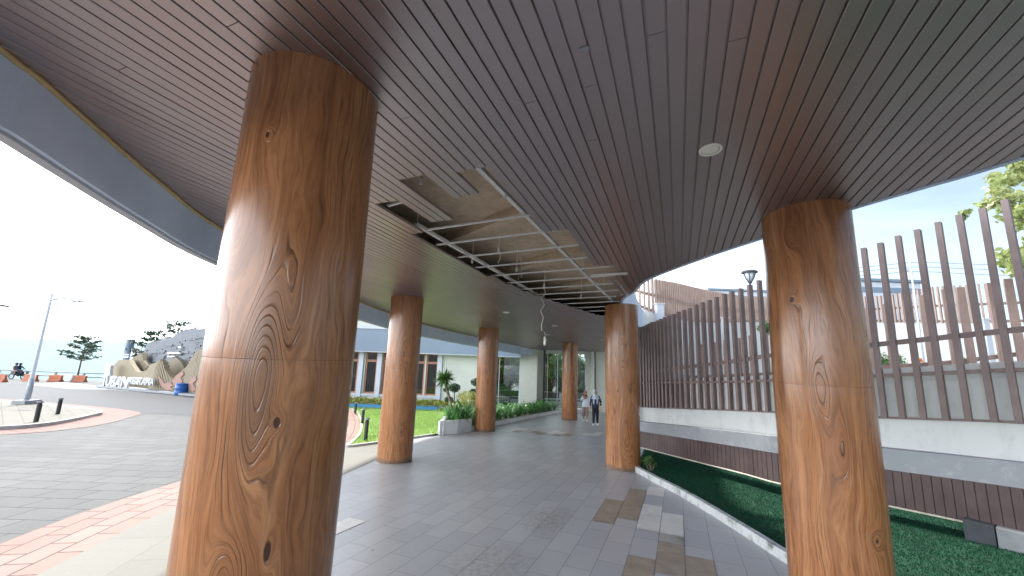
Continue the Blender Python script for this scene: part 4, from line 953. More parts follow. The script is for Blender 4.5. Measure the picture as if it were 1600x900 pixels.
hd = thing('standin_wall', fr(uu(850, 33), 32, -3), 'low pale stand-in wall behind the glass', 'wall')
m = MB(); bbox(m, uu(760, 32), uu(960, 32), 32, 32.2, -2.4, -.9); m.build('wall_body', M['wallwhite'], hd); m = MB(); bbox(m, uu(760, 32), uu(960, 32), 31.95, 32.25, -.897, -.83); m.build('coping', M['ledge'], hd)

# ------------------------------------------------------------------ left side: plaza, sea front, sign wall
def lamp_post(base, arm_px, D, top_z, label, head_z):
    o = thing('street_lamp', base, label, 'street lamp', 'street lamps on the plaza')
    m = MB(); m.box(base + Vector((0, 0, .10)),   .60, .60, .34, (.93, .36, 0), (-.36, .93, 0)); m.build('concrete_base', M['ledge'], o)
    top = Vector((base.x, base.y, top_z)); m = MB(); m.tube([base + Vector((0, 0, .29)), base + Vector((0, 0, 1.2)), base + Vector((0, 0, 1.21)), top], [.10, .095, .075, .05], 12); m.build('pole', M['steel'], o, smooth=True)
    a = Vector((base.x, base.y, head_z)); e = arm_px; pts = smoothpoly([a, a.lerp(e, .45) + Vector((0, 0, .12)), a.lerp(e, .72)], 5); m = MB(); m.tube(pts, .05, 8)
    m.tube([a - Vector((0, 0, .62)), a.lerp(e, .22) + Vector((0, 0, -.45)), a.lerp(e, .12) + Vector((0, 0, -.1))], .015, 6); m.build('arm', M['steel'], o, smooth=True)
    m = MB(); p0 = a.lerp(e, .70); d = (e - p0).normalized(); s = d.cross(Vector((0, 0, 1))).normalized(); u = s.cross(d); loop = []
    for t, w_, in ((0, .05), (.15, .09), (.6, .13), (.95, .09), (1, .03)): loop.append((t, w_))
    L = (e - p0).length; pl = [p0 + d * (t * L) + s * w_ for t, w_ in loop] + [p0 + d * (t * L) - s * w_ for t, w_ in loop[::-1]]; m.prism(pl, u * .07); m.build('lamp_head', M['black'], o)
    return o
b = on_ground(40, 635, .0); lamp_post(b, at_depth(132, 473, 17.6), 17.5, 4.01, 'tall grey street lamp with a curved arm on the traffic island', 3.70)
b2 = on_ground(-90, 655, .0); lamp_post(b2, at_depth(12, 480, dep(b2.x, b2.y) + .3), 0, at_depth(-60, 465, dep(b2.x, b2.y)).z, 'street lamp whose head alone reaches in at the left edge', at_depth(-60, 476, dep(b2.x, b2.y)).z)
def bollard(p, h, label, group, r=.055):
    o = thing('bollard', p, label, 'bollard', group); m = MB(); m.lathe(p, [(r * 1.0, -.02), (r, h * .86), (r * .8, h * .865), (r * .8, h * .9), (r * 1.05, h * .905), (r * 1.05, h)], 14); m.build('post', M['black'], o, smooth=False)
    m = MB(); m.lathe(p, [(r * 1.25, h * .93), (r * 1.28, h * .96), (r * 1.25, h * 1.0)], 14); m.build('cap', M['ledge'], o); return o
bollard(on_ground(56, 659, .1), .62, 'black bollard at the island edge, nearer of the two below the lamp', 'bollards on the traffic island', .06)
bollard(on_ground(90, 647, .1), .56, 'black bollard at the island edge, farther right of the two below the lamp', 'bollards on the traffic island', .06)
bollard(on_ground(571, 688, .05), .62, 'nearest and tallest black bollard on the lawn', 'bollards on the lawn')
bollard(on_ground(566, 662, .05), .55, 'middle black bollard of the three on the lawn', 'bollards on the lawn')
bollard(on_ground(555, 645, .05), .48, 'farthest black bollard of the three on the lawn', 'bollards on the lawn')

# shore: guard rail, barriers
gr = thing('guard_rail', fr(-45, 42.5, gz(*fr(-45, 42.5, 0).xy)), 'pale horizontal guard rail along the sea front', 'guard rail')
ga = [fr(u, 42.6, 0) for u in np.linspace(-75, -42, 12)]
for zz_ in (.45, .85):
    m = MB(); m.tube([(p.x, p.y, gz(p.x, p.y) + zz_) for p in ga], .06, 6); m.build('rail', M['ledge'], gr, smooth=True)
for p in ga: m = MB(); m.box((p.x, p.y, gz(p.x, p.y) + .4), .14, .14, .9, RW, FW); m.build('post', M['ledge'], gr)
bm_ = MB(); prof = [(-.24, 0), (.24, 0), (.22, .10), (.10, .28), (.08, .64), (-.08, .64), (-.10, .28), (-.22, .10)]
def barrier(px, py, mat, label):
    p = on_ground(px, py); o = thing('road_barrier', p, label, 'road barrier', 'plastic road barriers on the sea front')
    m = MB(); L = 1.2; s = RW * (L / 2)
    for k, (a, b) in enumerate(((-.5, -.17), (-.165, .165), (.17, .5))): m.prism([p + FW * x + Vector((0, 0, z)) + RW * (L * a) for x, z in prof], RW * (L * (b - a)))
    m.build('barrier_shell', mat, o); m = MB(); m.box(p + Vector((0, 0, .665)), .4, .1, .045, RW, FW); m.build('top_cap', mat, o)
barrier(-3, 597, M['orange'], 'orange plastic barrier at the left edge of the picture')
barrier(86, 596.5, M['orange'], 'orange plastic barrier behind the lamp post'); barrier(124, 597, M['orange'], 'orange plastic barrier rightmost on the sea front')
barrier(47, 596, M['orange'], 'orange plastic barrier between the motorbike and the lamp post'); barrier(104, 595.5, M['white'], 'white plastic barrier between two orange ones')

# sign wall -----------------------------------------------------------
WB0, WB1 = on_ground(163, 606.5), on_ground(330, 622); WD = (WB1 - WB0); WD.z = 0; WDn = WD.normalized(); WN = Vector((WDn.y, -WDn.x, 0)); 
if WN.dot(-WB0) < 0: WN = -WN
wallplan = [Vector((WB0.x, WB0.y, 0)) - WDn * 6, Vector((WB1.x, WB1.y, 0)) + WDn * 10]
def onw(px, py, back=0.0):                 # pixel -> point on the vertical wall plane (moved back along its normal)
    o0 = Vector((WB0.x, WB0.y, 0)) - WN * back; d = ray(px, py); t = (o0 - EYE).dot(WN) / d.dot(WN); return EYE + d * t
def c3(L): return [(150 + x / 5.622, 480 + y / 5.622) for x, y in L]
def layer(name, L, back, th, mat, parent, raw=False):
    poly = [onw(px, py, back) for px, py in (L if raw else c3(L))]; m = MB(); m.prism(poly, -WN * th)
    return m.build(name, mat, parent)
sw = thing('sign_wall', WB0.lerp(WB1, .5), 'landmark wall of grey stone cliffs and tan wave panels behind white letters', 'sign wall')
rockL = [(405, 520), (400, 440), (430, 360), (470, 310), (520, 300), (560, 296), (570, 268), (590, 292), (650, 280), (700, 235), (740, 215), (790, 190), (1000, 188), (1250, 186), (1300, 250), (1400, 820), (860, 785), (420, 735)]
m = MB(); poly = [onw(px, py, 2.2) for px, py in c3(rockL)]; m.prism(poly, -WN * 1.5)
rk = m.build('stone_cliff', M['rock'], sw)
rq = random.Random(12); m = MB()
for k in range(170):                         # proud stone slabs on the cliff
    x = rq.uniform(440, 1100); y = rq.uniform(240, 560); top = np.interp(x, [405, 430, 520, 650, 740, 790], [440, 370, 310, 290, 225, 200]) + 22
    if y < top: continue
    w_, h_ = rq.uniform(25, 70), rq.uniform(10, 22); q = [onw(px, py, 2.2) for px, py in c3([(x, y), (x + w_, y + 1), (x + w_, y + h_), (x, y + h_)])]; m.prism([v + WN * rq.uniform(.01, .09) for v in q[:1]] and [v + WN * .0 for v in q], WN * rq.uniform(.03, .12))
m.build('stone_slabs', M['rock'], rk)
m = MB()
for x, y, w_, h_ in ((640, 395, 115, 16), (640, 425, 65, 14), (735, 342, 28, 16), (765, 478, 60, 10)):
    q = [onw(px, py, 2.05) for px, py in c3([(x, y), (x + w_, y + 2), (x + w_, y + h_), (x, y + h_)])]; m.prism(q, WN * .12)
m.build('pale_stone', M['wallwhite'], rk)
layer('wave_panel', [(85, 600), (140, 530), (200, 462), (290, 460), (310, 500), (350, 560), (390, 570), (440, 555), (480, 500), (540, 480), (560, 520), (560, 725), (85, 700)], .9, .3, M['tanwave'], sw)
layer('wave_panel', [(290, 470), (330, 440), (400, 400), (415, 470), (460, 515), (430, 560), (380, 590), (330, 575), (300, 530)], 1.5, .4, M['tandark'], sw)
layer('wave_panel', [(600, 560), (640, 480), (690, 445), (740, 480), (770, 520), (770, 740), (600, 730)], 1.4, .4, M['tandark'], sw)
m = MB()
for k in range(46):                          # upright fins
    x = 500 + k * 12.5; top = np.interp(x, [500, 530, 560, 590, 615, 660, 700, 760, 800, 840, 880, 930, 1100], [610, 500, 455, 480, 545, 600, 640, 560, 520, 440, 380, 360, 330]); bot = np.interp(x, [500, 1075], [715, 800])
    a = onw(*c3([(x, top)])[0], .45); b = onw(*c3([(x, bot)])[0], .45); m.box(((a.x + b.x) / 2, (a.y + b.y) / 2, (a.z + b.z) / 2), .13, .35, a.z - b.z, WDn, WN)
m.build('fin_panel', M['tanwave'], sw)
m = MB(); layerpts = [(500, 640), (1080, 640), (1080, 800), (500, 715)]; m.prism([onw(px, py, .95) for px, py in c3(layerpts)], -WN * .2); m.build('back_panel', M['tandark'], sw)
for L in ([(545, 600), (580, 640), (600, 670), (650, 660), (680, 690), (650, 700), (680, 725), (620, 725), (585, 705), (560, 670)], [(670, 650), (700, 600), (760, 560), (770, 590), (740, 620), (760, 650), (735, 690), (690, 690)], [(800, 680), (830, 640), (880, 600), (880, 640), (850, 670), (880, 720), (850, 745), (820, 720)], [(905, 690), (940, 640), (990, 620), (985, 680), (1000, 730), (930, 760)]):
    layer('relief_figure', L, .22, .12, M['pink'], sw)
layer('plinth_step', [(0, 693), (0, 705), (150, 716), (680, 768), (1080, 805), (1080, 785), (680, 750), (150, 700)], -.25, .9, M['ledge'], sw)
rl_ = [onw(*p, 2.6) for p in c3([(785, 152), (865, 150), (945, 149), (1030, 148), (1110, 148)])]; rb_ = [onw(*p, 2.6) for p in c3([(785, 205), (865, 205), (945, 205), (1030, 205), (1110, 205)])]
m = MB(); m.tube(rl_, .035, 6)
for a, b in zip(rl_, rb_): m.tube([a, b], .03, 6)
m.build('top_railing', M['steel'], sw, smooth=True)
# letters
def letters(word, pxs, pys, back, th, label, name='sign_letters'):
    o = thing(name, onw((pxs[0][0] + pxs[-1][1]) / 2, pys[1][1], back), label, 'sign letters')
    for ch, (a, b), (yt, yb) in zip(word, pxs, pys):
        cu = bpy.data.curves.new('letter', 'FONT'); cu.body = ch; cu.extrude = .5; cu.offset = .012; tmp = bpy.data.objects.new('letter', cu); col.objects.link(tmp)
        dg = bpy.context.evaluated_depsgraph_get(); me = bpy.data.meshes.new_from_object(tmp.evaluated_get(dg)); bpy.data.objects.remove(tmp)
        v = np.empty(len(me.vertices) * 3); me.vertices.foreach_get('co', v); v = v.reshape(-1, 3); lo, hi = v.min(0), v.max(0); n = (v - lo) / (hi - lo)
        p00, p10, p01 = onw(a, yb, back), onw(b, yb, back), onw(a, yt, back)
        H = p01.z - p00.z; U = p10 - p00; U.z = 0
        wv = np.array(p00)[None] + n[:, :1] * np.array(U)[None] + n[:, 1:2] * np.array([0, 0, H])[None] + (n[:, 2:3] - 1) * np.array(-WN * -th)[None]
        me.vertices.foreach_set('co', wv.ravel()); me.update(); me.materials.clear(); me.materials.append(M['white']); link('letter', me, o)
    return o
def cx_(v): return 150 + v / 5.622
def cy_(v): return 480 + v / 5.622
letters('TUBAN', [(cx_(a), cx_(b)) for a, b in ((40, 84), (76, 117), (120, 160), (160, 206), (210, 270))], [(cy_(602), cy_(690))] + [(cy_(600 + k * 3), cy_(692 + k * 5)) for k in range(4)], -.10, .12, 'large white letters spelling TUBAN at the foot of the sign wall')
letters('ABIRAMA', [(cx_(a), cx_(b)) for a, b in ((275, 312), (316, 345), (349, 358), (362, 392), (395, 428), (431, 465), (467, 500))], [(cy_(612 + k * 1.5), cy_(672 + k * 2.2)) for k in range(7)], -.08, .10, 'smaller white letters spelling ABIRAMA right of the large word')
m = MB(); 
m.prism([onw(px, py, .1) for px, py in c3([(66, 690), (74, 530), (90, 490), (118, 488), (128, 510), (118, 600), (100, 692)])], -WN * .2)
tag(m.build('white_pylon', M['wallwhite']), 'tall curved white panel standing at the left end of the sign wall', 'panel')
# posts under the smaller word
dp = on_ground(282, 617.5); o = thing('plastic_drum', dp, 'bright blue plastic drum in front of the sign wall', 'drum')
m = MB(); r_ = .36; m.lathe(dp, [(r_ * .93, -.02), (r_, .05), (r_ * 1.03, .22), (r_, .26), (r_ * 1.0, .45), (r_ * 1.03, .49), (r_, .53), (r_ * .97, .74)], 22); m.build('drum_body', M['blue'], o, smooth=True)
m = MB(); m.lathe(dp, [(r_ * .9, .742), (r_ * 1.04, .745), (r_ * 1.04, .78), (r_ * .95, .79), (r_ * .9, .765), (.01, .762)], 22); m.build('drum_lid', M['blue'], o)
# blue column, little shelter sign behind
p = on_ground(207, 606); a = onw(205, 530, 5); g = gz(a.x, a.y); m = MB(); m.lathe((a.x, a.y, 0), [(.34, g), (.34, a.z - .1), (.36, a.z - .09), (.36, a.z)], 20); tag(m.build('blue_pillar', M['bluefascia'], smooth=False), 'plain blue round pillar rising behind the sign wall', 'pillar')
p = onw(197, 554, 3.5); g = gz(p.x, p.y); o = thing('route_sign', Vector((p.x, p.y, g)), 'small grey two-plate route sign above the tan wave panel', 'sign')
m = MB(); m.tube([(p.x, p.y, g), (p.x, p.y, p.z + .45)], .03, 6); m.build('post', M['steel'], o)
m = MB(); m.box(p, 1.3, .05, .12, WDn, WN); m.box(p - Vector((0, 0, .22)), 1.3, .05, .16, WDn, WN); m.build('plate', M['steel'], o)
pk = thing('picket_screen', onw(212, 560, 3), 'white picket screen between the blue pillar and the grey cliff', 'screen')
m = MB()
for k in range(9):
    x = 320 + k * 10; a = onw(*c3([(x, 372 - k * 2)])[0], 2.9); m.box((a.x, a.y, a.z - 1.0), .16, .06, 2.0, WDn, WN)
m.build('picket', M['white'], pk); m = MB(); a = onw(*c3([(315, 372)])[0], 2.95); b = onw(*c3([(405, 352)])[0], 2.95); m.beam(a, b, .08, .12); m.build('rail', M['white'], pk)
# trees by the sea
def layered_tree(name, px, pyb, D, ytop, spread, label, seed, y0=None):
    p = at_depth(px, pyb, D); g = gz(p.x, p.y) if D < 44 else -2.9; H = at_depth(px, ytop, D).z - g; base = Vector((p.x, p.y, g)); o = thing(name, base, label, 'tree', 'tiered trees by the sea'); r = random.Random(seed); m = MB(); cs = []
    ztop = g + H; m.tube([base, base + Vector((.1, 0, H * .5)), base + Vector((.05, .1, H * .97))], [.085, .06, .02], 8)
    for t in (.52, .64, .76, .87, .97):
        R_ = spread * (1.12 - abs(t - .62) * 1.5)
        for k in range(6):
            a = k * 1.05 + r.uniform(-.4, .4) + t * 9; e = base + Vector((math.cos(a) * R_ * r.uniform(.55, 1.05), math.sin(a) * R_ * r.uniform(.55, 1.05), H * (t + .05) + r.uniform(-.05, .22))); s = base + Vector((.05, .05, H * (t - .05)))
            m.tube([s, s.lerp(e, .5) - Vector((0, 0, .05)), e], [.04, .03, .012], 5)
            for f in (.45, .7, .92): cs.append((s.lerp(e, f) + Vector((r.gauss(0, .08), r.gauss(0, .08), .04)), spread * .17))
    m.build('trunk', M['bark'], o, smooth=True); leaf_cloud(cs, 1500, .20, M['leafdark'], 'crown', o, .35)
layered_tree('almond_tree', 119, 597, 41.5, 527, 1.75, 'young tiered tree alone on the sea front right of the lamp', 5)
layered_tree('almond_tree', 222, 600, 36, 521, 1.5, 'smaller tree poking up left of the grey cliff', 6)
layered_tree('almond_tree', 262, 600, 36, 506, 2.3, 'tiered tree poking up behind the grey cliff', 7)
# far road lines: white kerb strip at the corner
a_ = [(62, 597.5), (120, 600), (165, 606)]; 
# bird
c = at_depth(161, 383, 30); o = thing('bird', c, 'small dark bird flying in the white sky', 'bird')
m = MB(); m.tube([c + Vector((-.16, 0, -.03)), c + Vector((-.05, 0, 0)), c + Vector((.08, 0, .02)), c + Vector((.17, 0, .03))], [.01, .045, .05, .012], 8)
for s in (-1, 1): m.add([c + Vector((.05, 0, .02)), c + Vector((.10, s * .16, .10)), c + Vector((.02, s * .36, .16)), c + Vector((-.05, s * .16, .07)), c + Vector((-.04, 0, .02))], [(0, 1, 2, 3, 4)])
m.add([c + Vector((-.12, 0, -.02)), c + Vector((-.25, .05, -.05)), c + Vector((-.25, -.05, -.05))], [(0, 1, 2)]); m.build('body', M['black'], o)

# ------------------------------------------------------------------ people
def skin_mesh(J, E, name, mat, parent, root, sub=2):
    me = bpy.data.meshes.new(name); keys = list(J); ix = {k: i for i, k in enumerate(keys)}
    me.from_pydata([J[k][0] for k in keys], [(ix[a], ix[b]) for a, b in E], []); o = bpy.data.objects.new(name, me); col.objects.link(o)
    o.modifiers.new('s', 'SKIN'); sv = me.skin_vertices[0].data
    for k in keys:
        r = J[k][1]; sv[ix[k]].radius = r if isinstance(r, tuple) else (r, r); sv[ix[k]].use_root = (k == root)
    o.modifiers['s'].use_smooth_shade = True; sb_ = o.modifiers.new('d', 'SUBSURF'); sb_.levels = sub; sb_.render_levels = sub
    dg = bpy.context.evaluated_depsgraph_get(); dg.update(); m2 = bpy.data.meshes.new_from_object(o.evaluated_get(dg)); bpy.data.objects.remove(o)
    m2.materials.clear(); m2.materials.append(mat); m2.polygons.foreach_set('use_smooth', [True] * len(m2.polygons)); return link(name, m2, parent)
def hand(m, wrist, d, s, k=1.0, curl=.5):
    """palm, four bent fingers and a thumb as one mesh of tubes rooted in the palm"""
    d = d.normalized(); s = (s - d * s.dot(d)).normalized(); n = d.cross(s)
    m.tube([wrist, wrist + d * .045 * k, wrist + d * .085 * k], [.024 * k, .036 * k, .034 * k], 8)
    for i, L in enumerate((.062, .072, .068, .052)):
        r0 = wrist + d * .078 * k + s * ((i - 1.5) * .018 * k); a = r0 + d * L * .5 * k + n * curl * .012; b = a + (d * (1 - curl) + n * curl).normalized() * L * .5 * k
        m.tube([r0, a, b], [.010 * k, .009 * k, .007 * k], 6)
    t0 = wrist + d * .03 * k + s * -.03 * k; m.tube([t0, t0 + (d * .6 - s * .7).normalized() * .035 * k, t0 + (d * 1.0 - s * .45).normalized() * .068 * k], [.012 * k, .011 * k, .008 * k], 6)
def person(base, face, H, pose, label, cloth):
    """face: direction the body looks to. pose gives elbow and wrist offsets (right, forward, up) in units of H"""
    f = Vector((face[0], face[1], 0)).normalized(); r = Vector((f.y, -f.x, 0)); u = Vector((0, 0, 1)); b = Vector(base)
    def q(x, y, z): return b + (r * x + f * y + u * z) * H
    o = thing('person', b, label, 'person'); J = {}; E = []
    def ch(names):
        for a, c in zip(names[:-1], names[1:]): E.append((a, c))
    J['pelvis'] = (q(0, 0, .53), (.075 * H, .055 * H)); J['waist'] = (q(0, .005, .61), (.066 * H, .048 * H)); J['chest'] = (q(0, .01, .72), (.080 * H, .055 * H)); J['neckb'] = (q(0, .0, .815), (.04 * H, .036 * H)); J['neck'] = (q(0, .012, .845), .030 * H)
    J['head1'] = (q(0, .018, .89), (.046 * H, .050 * H)); J['head2'] = (q(0, .020, .94), (.048 * H, .054 * H)); J['head3'] = (q(0, .012, .975), (.032 * H, .036 * H))
    ch(['pelvis', 'waist', 'chest', 'neckb', 'neck', 'head1', 'head2', 'head3'])
    wr = {}
    for s, nm in ((1, 'r'), (-1, 'l')):
        el, wv = pose['arm_' + nm]; J['sh' + nm] = (q(s * .095, 0, .795), .034 * H); J['el' + nm] = (q(*el), .024 * H); J['wr' + nm] = (q(*wv), .015 * H); ch(['chest', 'sh' + nm, 'el' + nm, 'wr' + nm]); wr[nm] = (q(*wv), q(*wv) - q(*el))
        kn, an = pose['leg_' + nm]; J['hip' + nm] = (q(s * .048, 0, .49), .050 * H); J['kn' + nm] = (q(*kn), .034 * H); J['an' + nm] = (q(*an), .022 * H); J['to' + nm] = (q(an[0] + s * .01, an[1] + .09, .018), .018 * H); ch(['pelvis', 'hip' + nm, 'kn' + nm, 'an' + nm, 'to' + nm])
    bd = skin_mesh(J, E, 'body', M['skin'], o, 'pelvis')
    m = MB()
    for nm, s in (('r', 1), ('l', -1)): hand(m, wr[nm][0], wr[nm][1], r * s, H * .62, .6)
    # nose and brow so that the head reads as a face
    m.tube([q(0, .068, .935), q(0, .079, .915), q(0, .070, .908)], [.006 * H, .010 * H, .007 * H], 6); m.build('hands_and_nose', M['skin'], bd, smooth=True)
    m = MB()
    for s in (-1, 1): m.ball(q(s * .018, .066, .937), .006 * H, 6, 4)
    m.ball(q(0, .066, .893), .008 * H, 6, 4, (1.6, .6, .5)); m.build('eyes_and_mouth', M['brownframe'], bd)
    def skinned(name, mat, Jn, En, root): return skin_mesh(Jn, En, name, mat, o, root)
    g = 1.16; T = {k: (v[0], tuple(a * g + .006 for a in (v[1] if isinstance(v[1], tuple) else (v[1], v[1])))) for k, v in J.items()}
    Jt = {k: T[k] for k in ('waist', 'chest', 'neckb', 'shr', 'elr', 'shl', 'ell')}; Jt['hem'] = (q(0, 0, .585), (.080 * H, .06 * H)); Jt['hipt'] = (q(0, 0, .60), (.085 * H, .065 * H))
    for nm in 'rl': Jt['cuff' + nm] = (J['el' + nm][0].lerp(J['wr' + nm][0], .88), (.022 * H, .022 * H))
    skinned('top', cloth['top'], Jt, [('hem', 'hipt'), ('hipt', 'waist'), ('waist', 'chest'), ('chest', 'neckb'), ('chest', 'shr'), ('shr', 'elr'), ('elr', 'cuffr'), ('chest', 'shl'), ('shl', 'ell'), ('ell', 'cuffl')], 'chest')
    if cloth.get('wide'):                    # loose trousers
        Jl = {'p': (q(0, 0, .55), (.068 * H, .054 * H))}; En = []
        for nm, s in (('r', 1), ('l', -1)):
            Jl['h' + nm] = (J['hip' + nm][0], .064 * H); Jl['k' + nm] = (J['kn' + nm][0], .060 * H); Jl['a' + nm] = (J['an' + nm][0] + u * .10 * H, .055 * H); En += [('p', 'h' + nm), ('h' + nm, 'k' + nm), ('k' + nm, 'a' + nm)]
    else:
        Jl = {'p': (q(0, 0, .55), (.066 * H, .052 * H))}; En = []
        for nm, s in (('r', 1), ('l', -1)):
            Jl['h' + nm] = (J['hip' + nm][0], .060 * H); Jl['k' + nm] = (J['kn' + nm][0], .043 * H); Jl['a' + nm] = (J['an' + nm][0] + u * .015 * H, .031 * H); En += [('p', 'h' + nm), ('h' + nm, 'k' + nm), ('k' + nm, 'a' + nm)]
    skinned('trousers', cloth['legs'], Jl, En, 'p')
    def tube_cloth(name, mat, rows, lobes=0):
        m = MB(); R_ = []; S = 24
        for z, rx_, ry_, cy in rows:
            R_.append([q(math.sin(2 * math.pi * i / S) * rx_ * (1 + lobes * math.sin(i * 1.57 + z * 9)), cy + math.cos(2 * math.pi * i / S) * ry_ * (1 + lobes * math.sin(i * 2.1)), z) for i in range(S + 1)])
        for A, Bq in zip(R_[:-1], R_[1:]): m.strip(A, Bq)
        m.build(name, mat, o, smooth=True)
    tube_cloth('trouser_hips', cloth['legs'], [(.60, .070, .052, 0), (.57, .088, .066, 0), (.52, .096, .072, 0), (.47, .098, .070, 0), (.44, .090, .058, 0), (.425, .04, .02, 0)])
    tube_cloth('top_hem', cloth['top'], [(.72, .094, .066, .008), (.66, .092, .067, .005), (.60, .097, .072, 0), (.55, .104, .079, 0), (cloth['hem'], .109, .084, 0), (cloth['hem'] + .002, .104, .079, 0)], .018)
    for nm, s in (('r', 1), ('l', -1)):
        an = J['an' + nm][0]; to = J['to' + nm][0]; z0 = u * (.030 * H)
        base_ = Vector((an.x, an.y, b.z)); t_ = Vector((to.x, to.y, b.z)); d = (t_ - base_)
        m = MB(); m.tube([base_ - d * .35 + z0 * .9, base_ + d * .1 + z0, base_ + d * .7 + z0 * .8, base_ + d * 1.15 + z0 * .6], [.022 * H, .030 * H, .026 * H, .015 * H], 10); m.build('shoe', M['sole'], o, smooth=True)
    hj = cloth.get('hijab')
    if hj:                                    # scarf: open in front of the face, falling over the shoulders
        m = MB(); S = 22; rows = []
        for k, (z, rx_, ry_, gap, cy) in enumerate(((.998, .006, .006, .0, .008), (.992, .030, .034, .0, .008), (.965, .055, .060, .25, .006), (.93, .062, .066, .62, .004), (.895, .058, .062, .62, .004), (.868, .055, .055, .30, .006), (.845, .062, .058, .0, .006), (.80, .100, .075, .0, .01), (.755, .112, .085, .0, .018), (.735, .110, .086, .0, .02))):
            row = []
            for i in range(S):
                a = gap + (2 * math.pi - 2 * gap) * i / (S - 1); row.append(q(math.sin(a) * rx_, cy + math.cos(a) * ry_, z))
            rows.append(row)
        for A, Bq in zip(rows[:-1], rows[1:]): m.strip(A, Bq)
        m.build('hijab', hj, o, smooth=True)
    return o, q
toC = lambda p: (-p.x, -p.y)
p = on_ground(930.5, 665); stand = lambda s: {'leg_r': ((.052, .0 + s * .02, .27), (.055, -.02 + s * .05, .04)), 'leg_l': ((-.052, .0 - s * .02, .27), (-.055, -.02 - s * .05, .04))}
pose = stand(1); pose['arm_r'] = ((.135, -.02, .64), (.145, .06, .52)); pose['arm_l'] = ((-.15, -.01, .63), (-.13, .05, .50))
p1, q1 = person(p, toC(p), 1.56, pose, 'person in a navy jacket and pale blue hijab walking with a cream bag', dict(top=M['navy'], legs=M['darktrouser'], hijab=M['palehijab'], hem=.50))
m = MB(); c = q1(.0, .0, 0); m.strip([q1(-.075, .085, .80), q1(-.07, .088, .70), q1(-.06, .085, .60)], [q1(-.03, .09, .80), q1(-.03, .094, .70), q1(-.03, .09, .60)]); m.strip([q1(.03, .09, .80), q1(.03, .094, .70), q1(.03, .09, .60)], [q1(.075, .085, .80), q1(.07, .088, .70), q1(.06, .085, .60)]); m.build('scarf_end', M['palehijab'], p1)
o = thing('handbag', q1(-.14, .07, .46), 'cream handbag carried by the person in the navy jacket', 'handbag')
def pt(x, y, z): return q1(x, y, z)
m = MB(); loop = [pt(-.20, .06, .46), pt(-.09, .09, .46), pt(-.095, .09, .56), pt(-.19, .06, .56)]; m.prism(loop, (pt(0, .04, 0) - pt(0, 0, 0))); m.build('bag_body', M['beige'], o)
m = MB(); m.tube(smoothpoly([pt(-.19, .08, .555), pt(-.17, .09, .62), pt(-.11, .10, .62), pt(-.10, .11, .555)], 5), .008, 6); m.build('strap', M['beige'], o)
p = on_ground(914.5, 658); pose = stand(-1); pose['arm_r'] = ((.14, .03, .66), (.045, .13, .80)); pose['arm_l'] = ((-.14, .03, .66), (-.045, .13, .80))
p2, q2 = person(p, toC(p), 1.45, pose, 'person in a white top and brown hijab holding a phone up to the face', dict(top=M['whitecloth'], legs=M['taupe'], hijab=M['brownhijab'], hem=.47, wide=True))
m = MB(); c = q2(0, .165, .845); f_ = (q2(0, 1, 0) - q2(0, 0, 0)).normalized(); r_ = Vector((f_.y, -f_.x, 0)); m.box(c, .15, .010, .075, r_, f_); tag(m.build('mobile_phone', M['phone']), 'black phone held up by the person in the white top', 'phone')

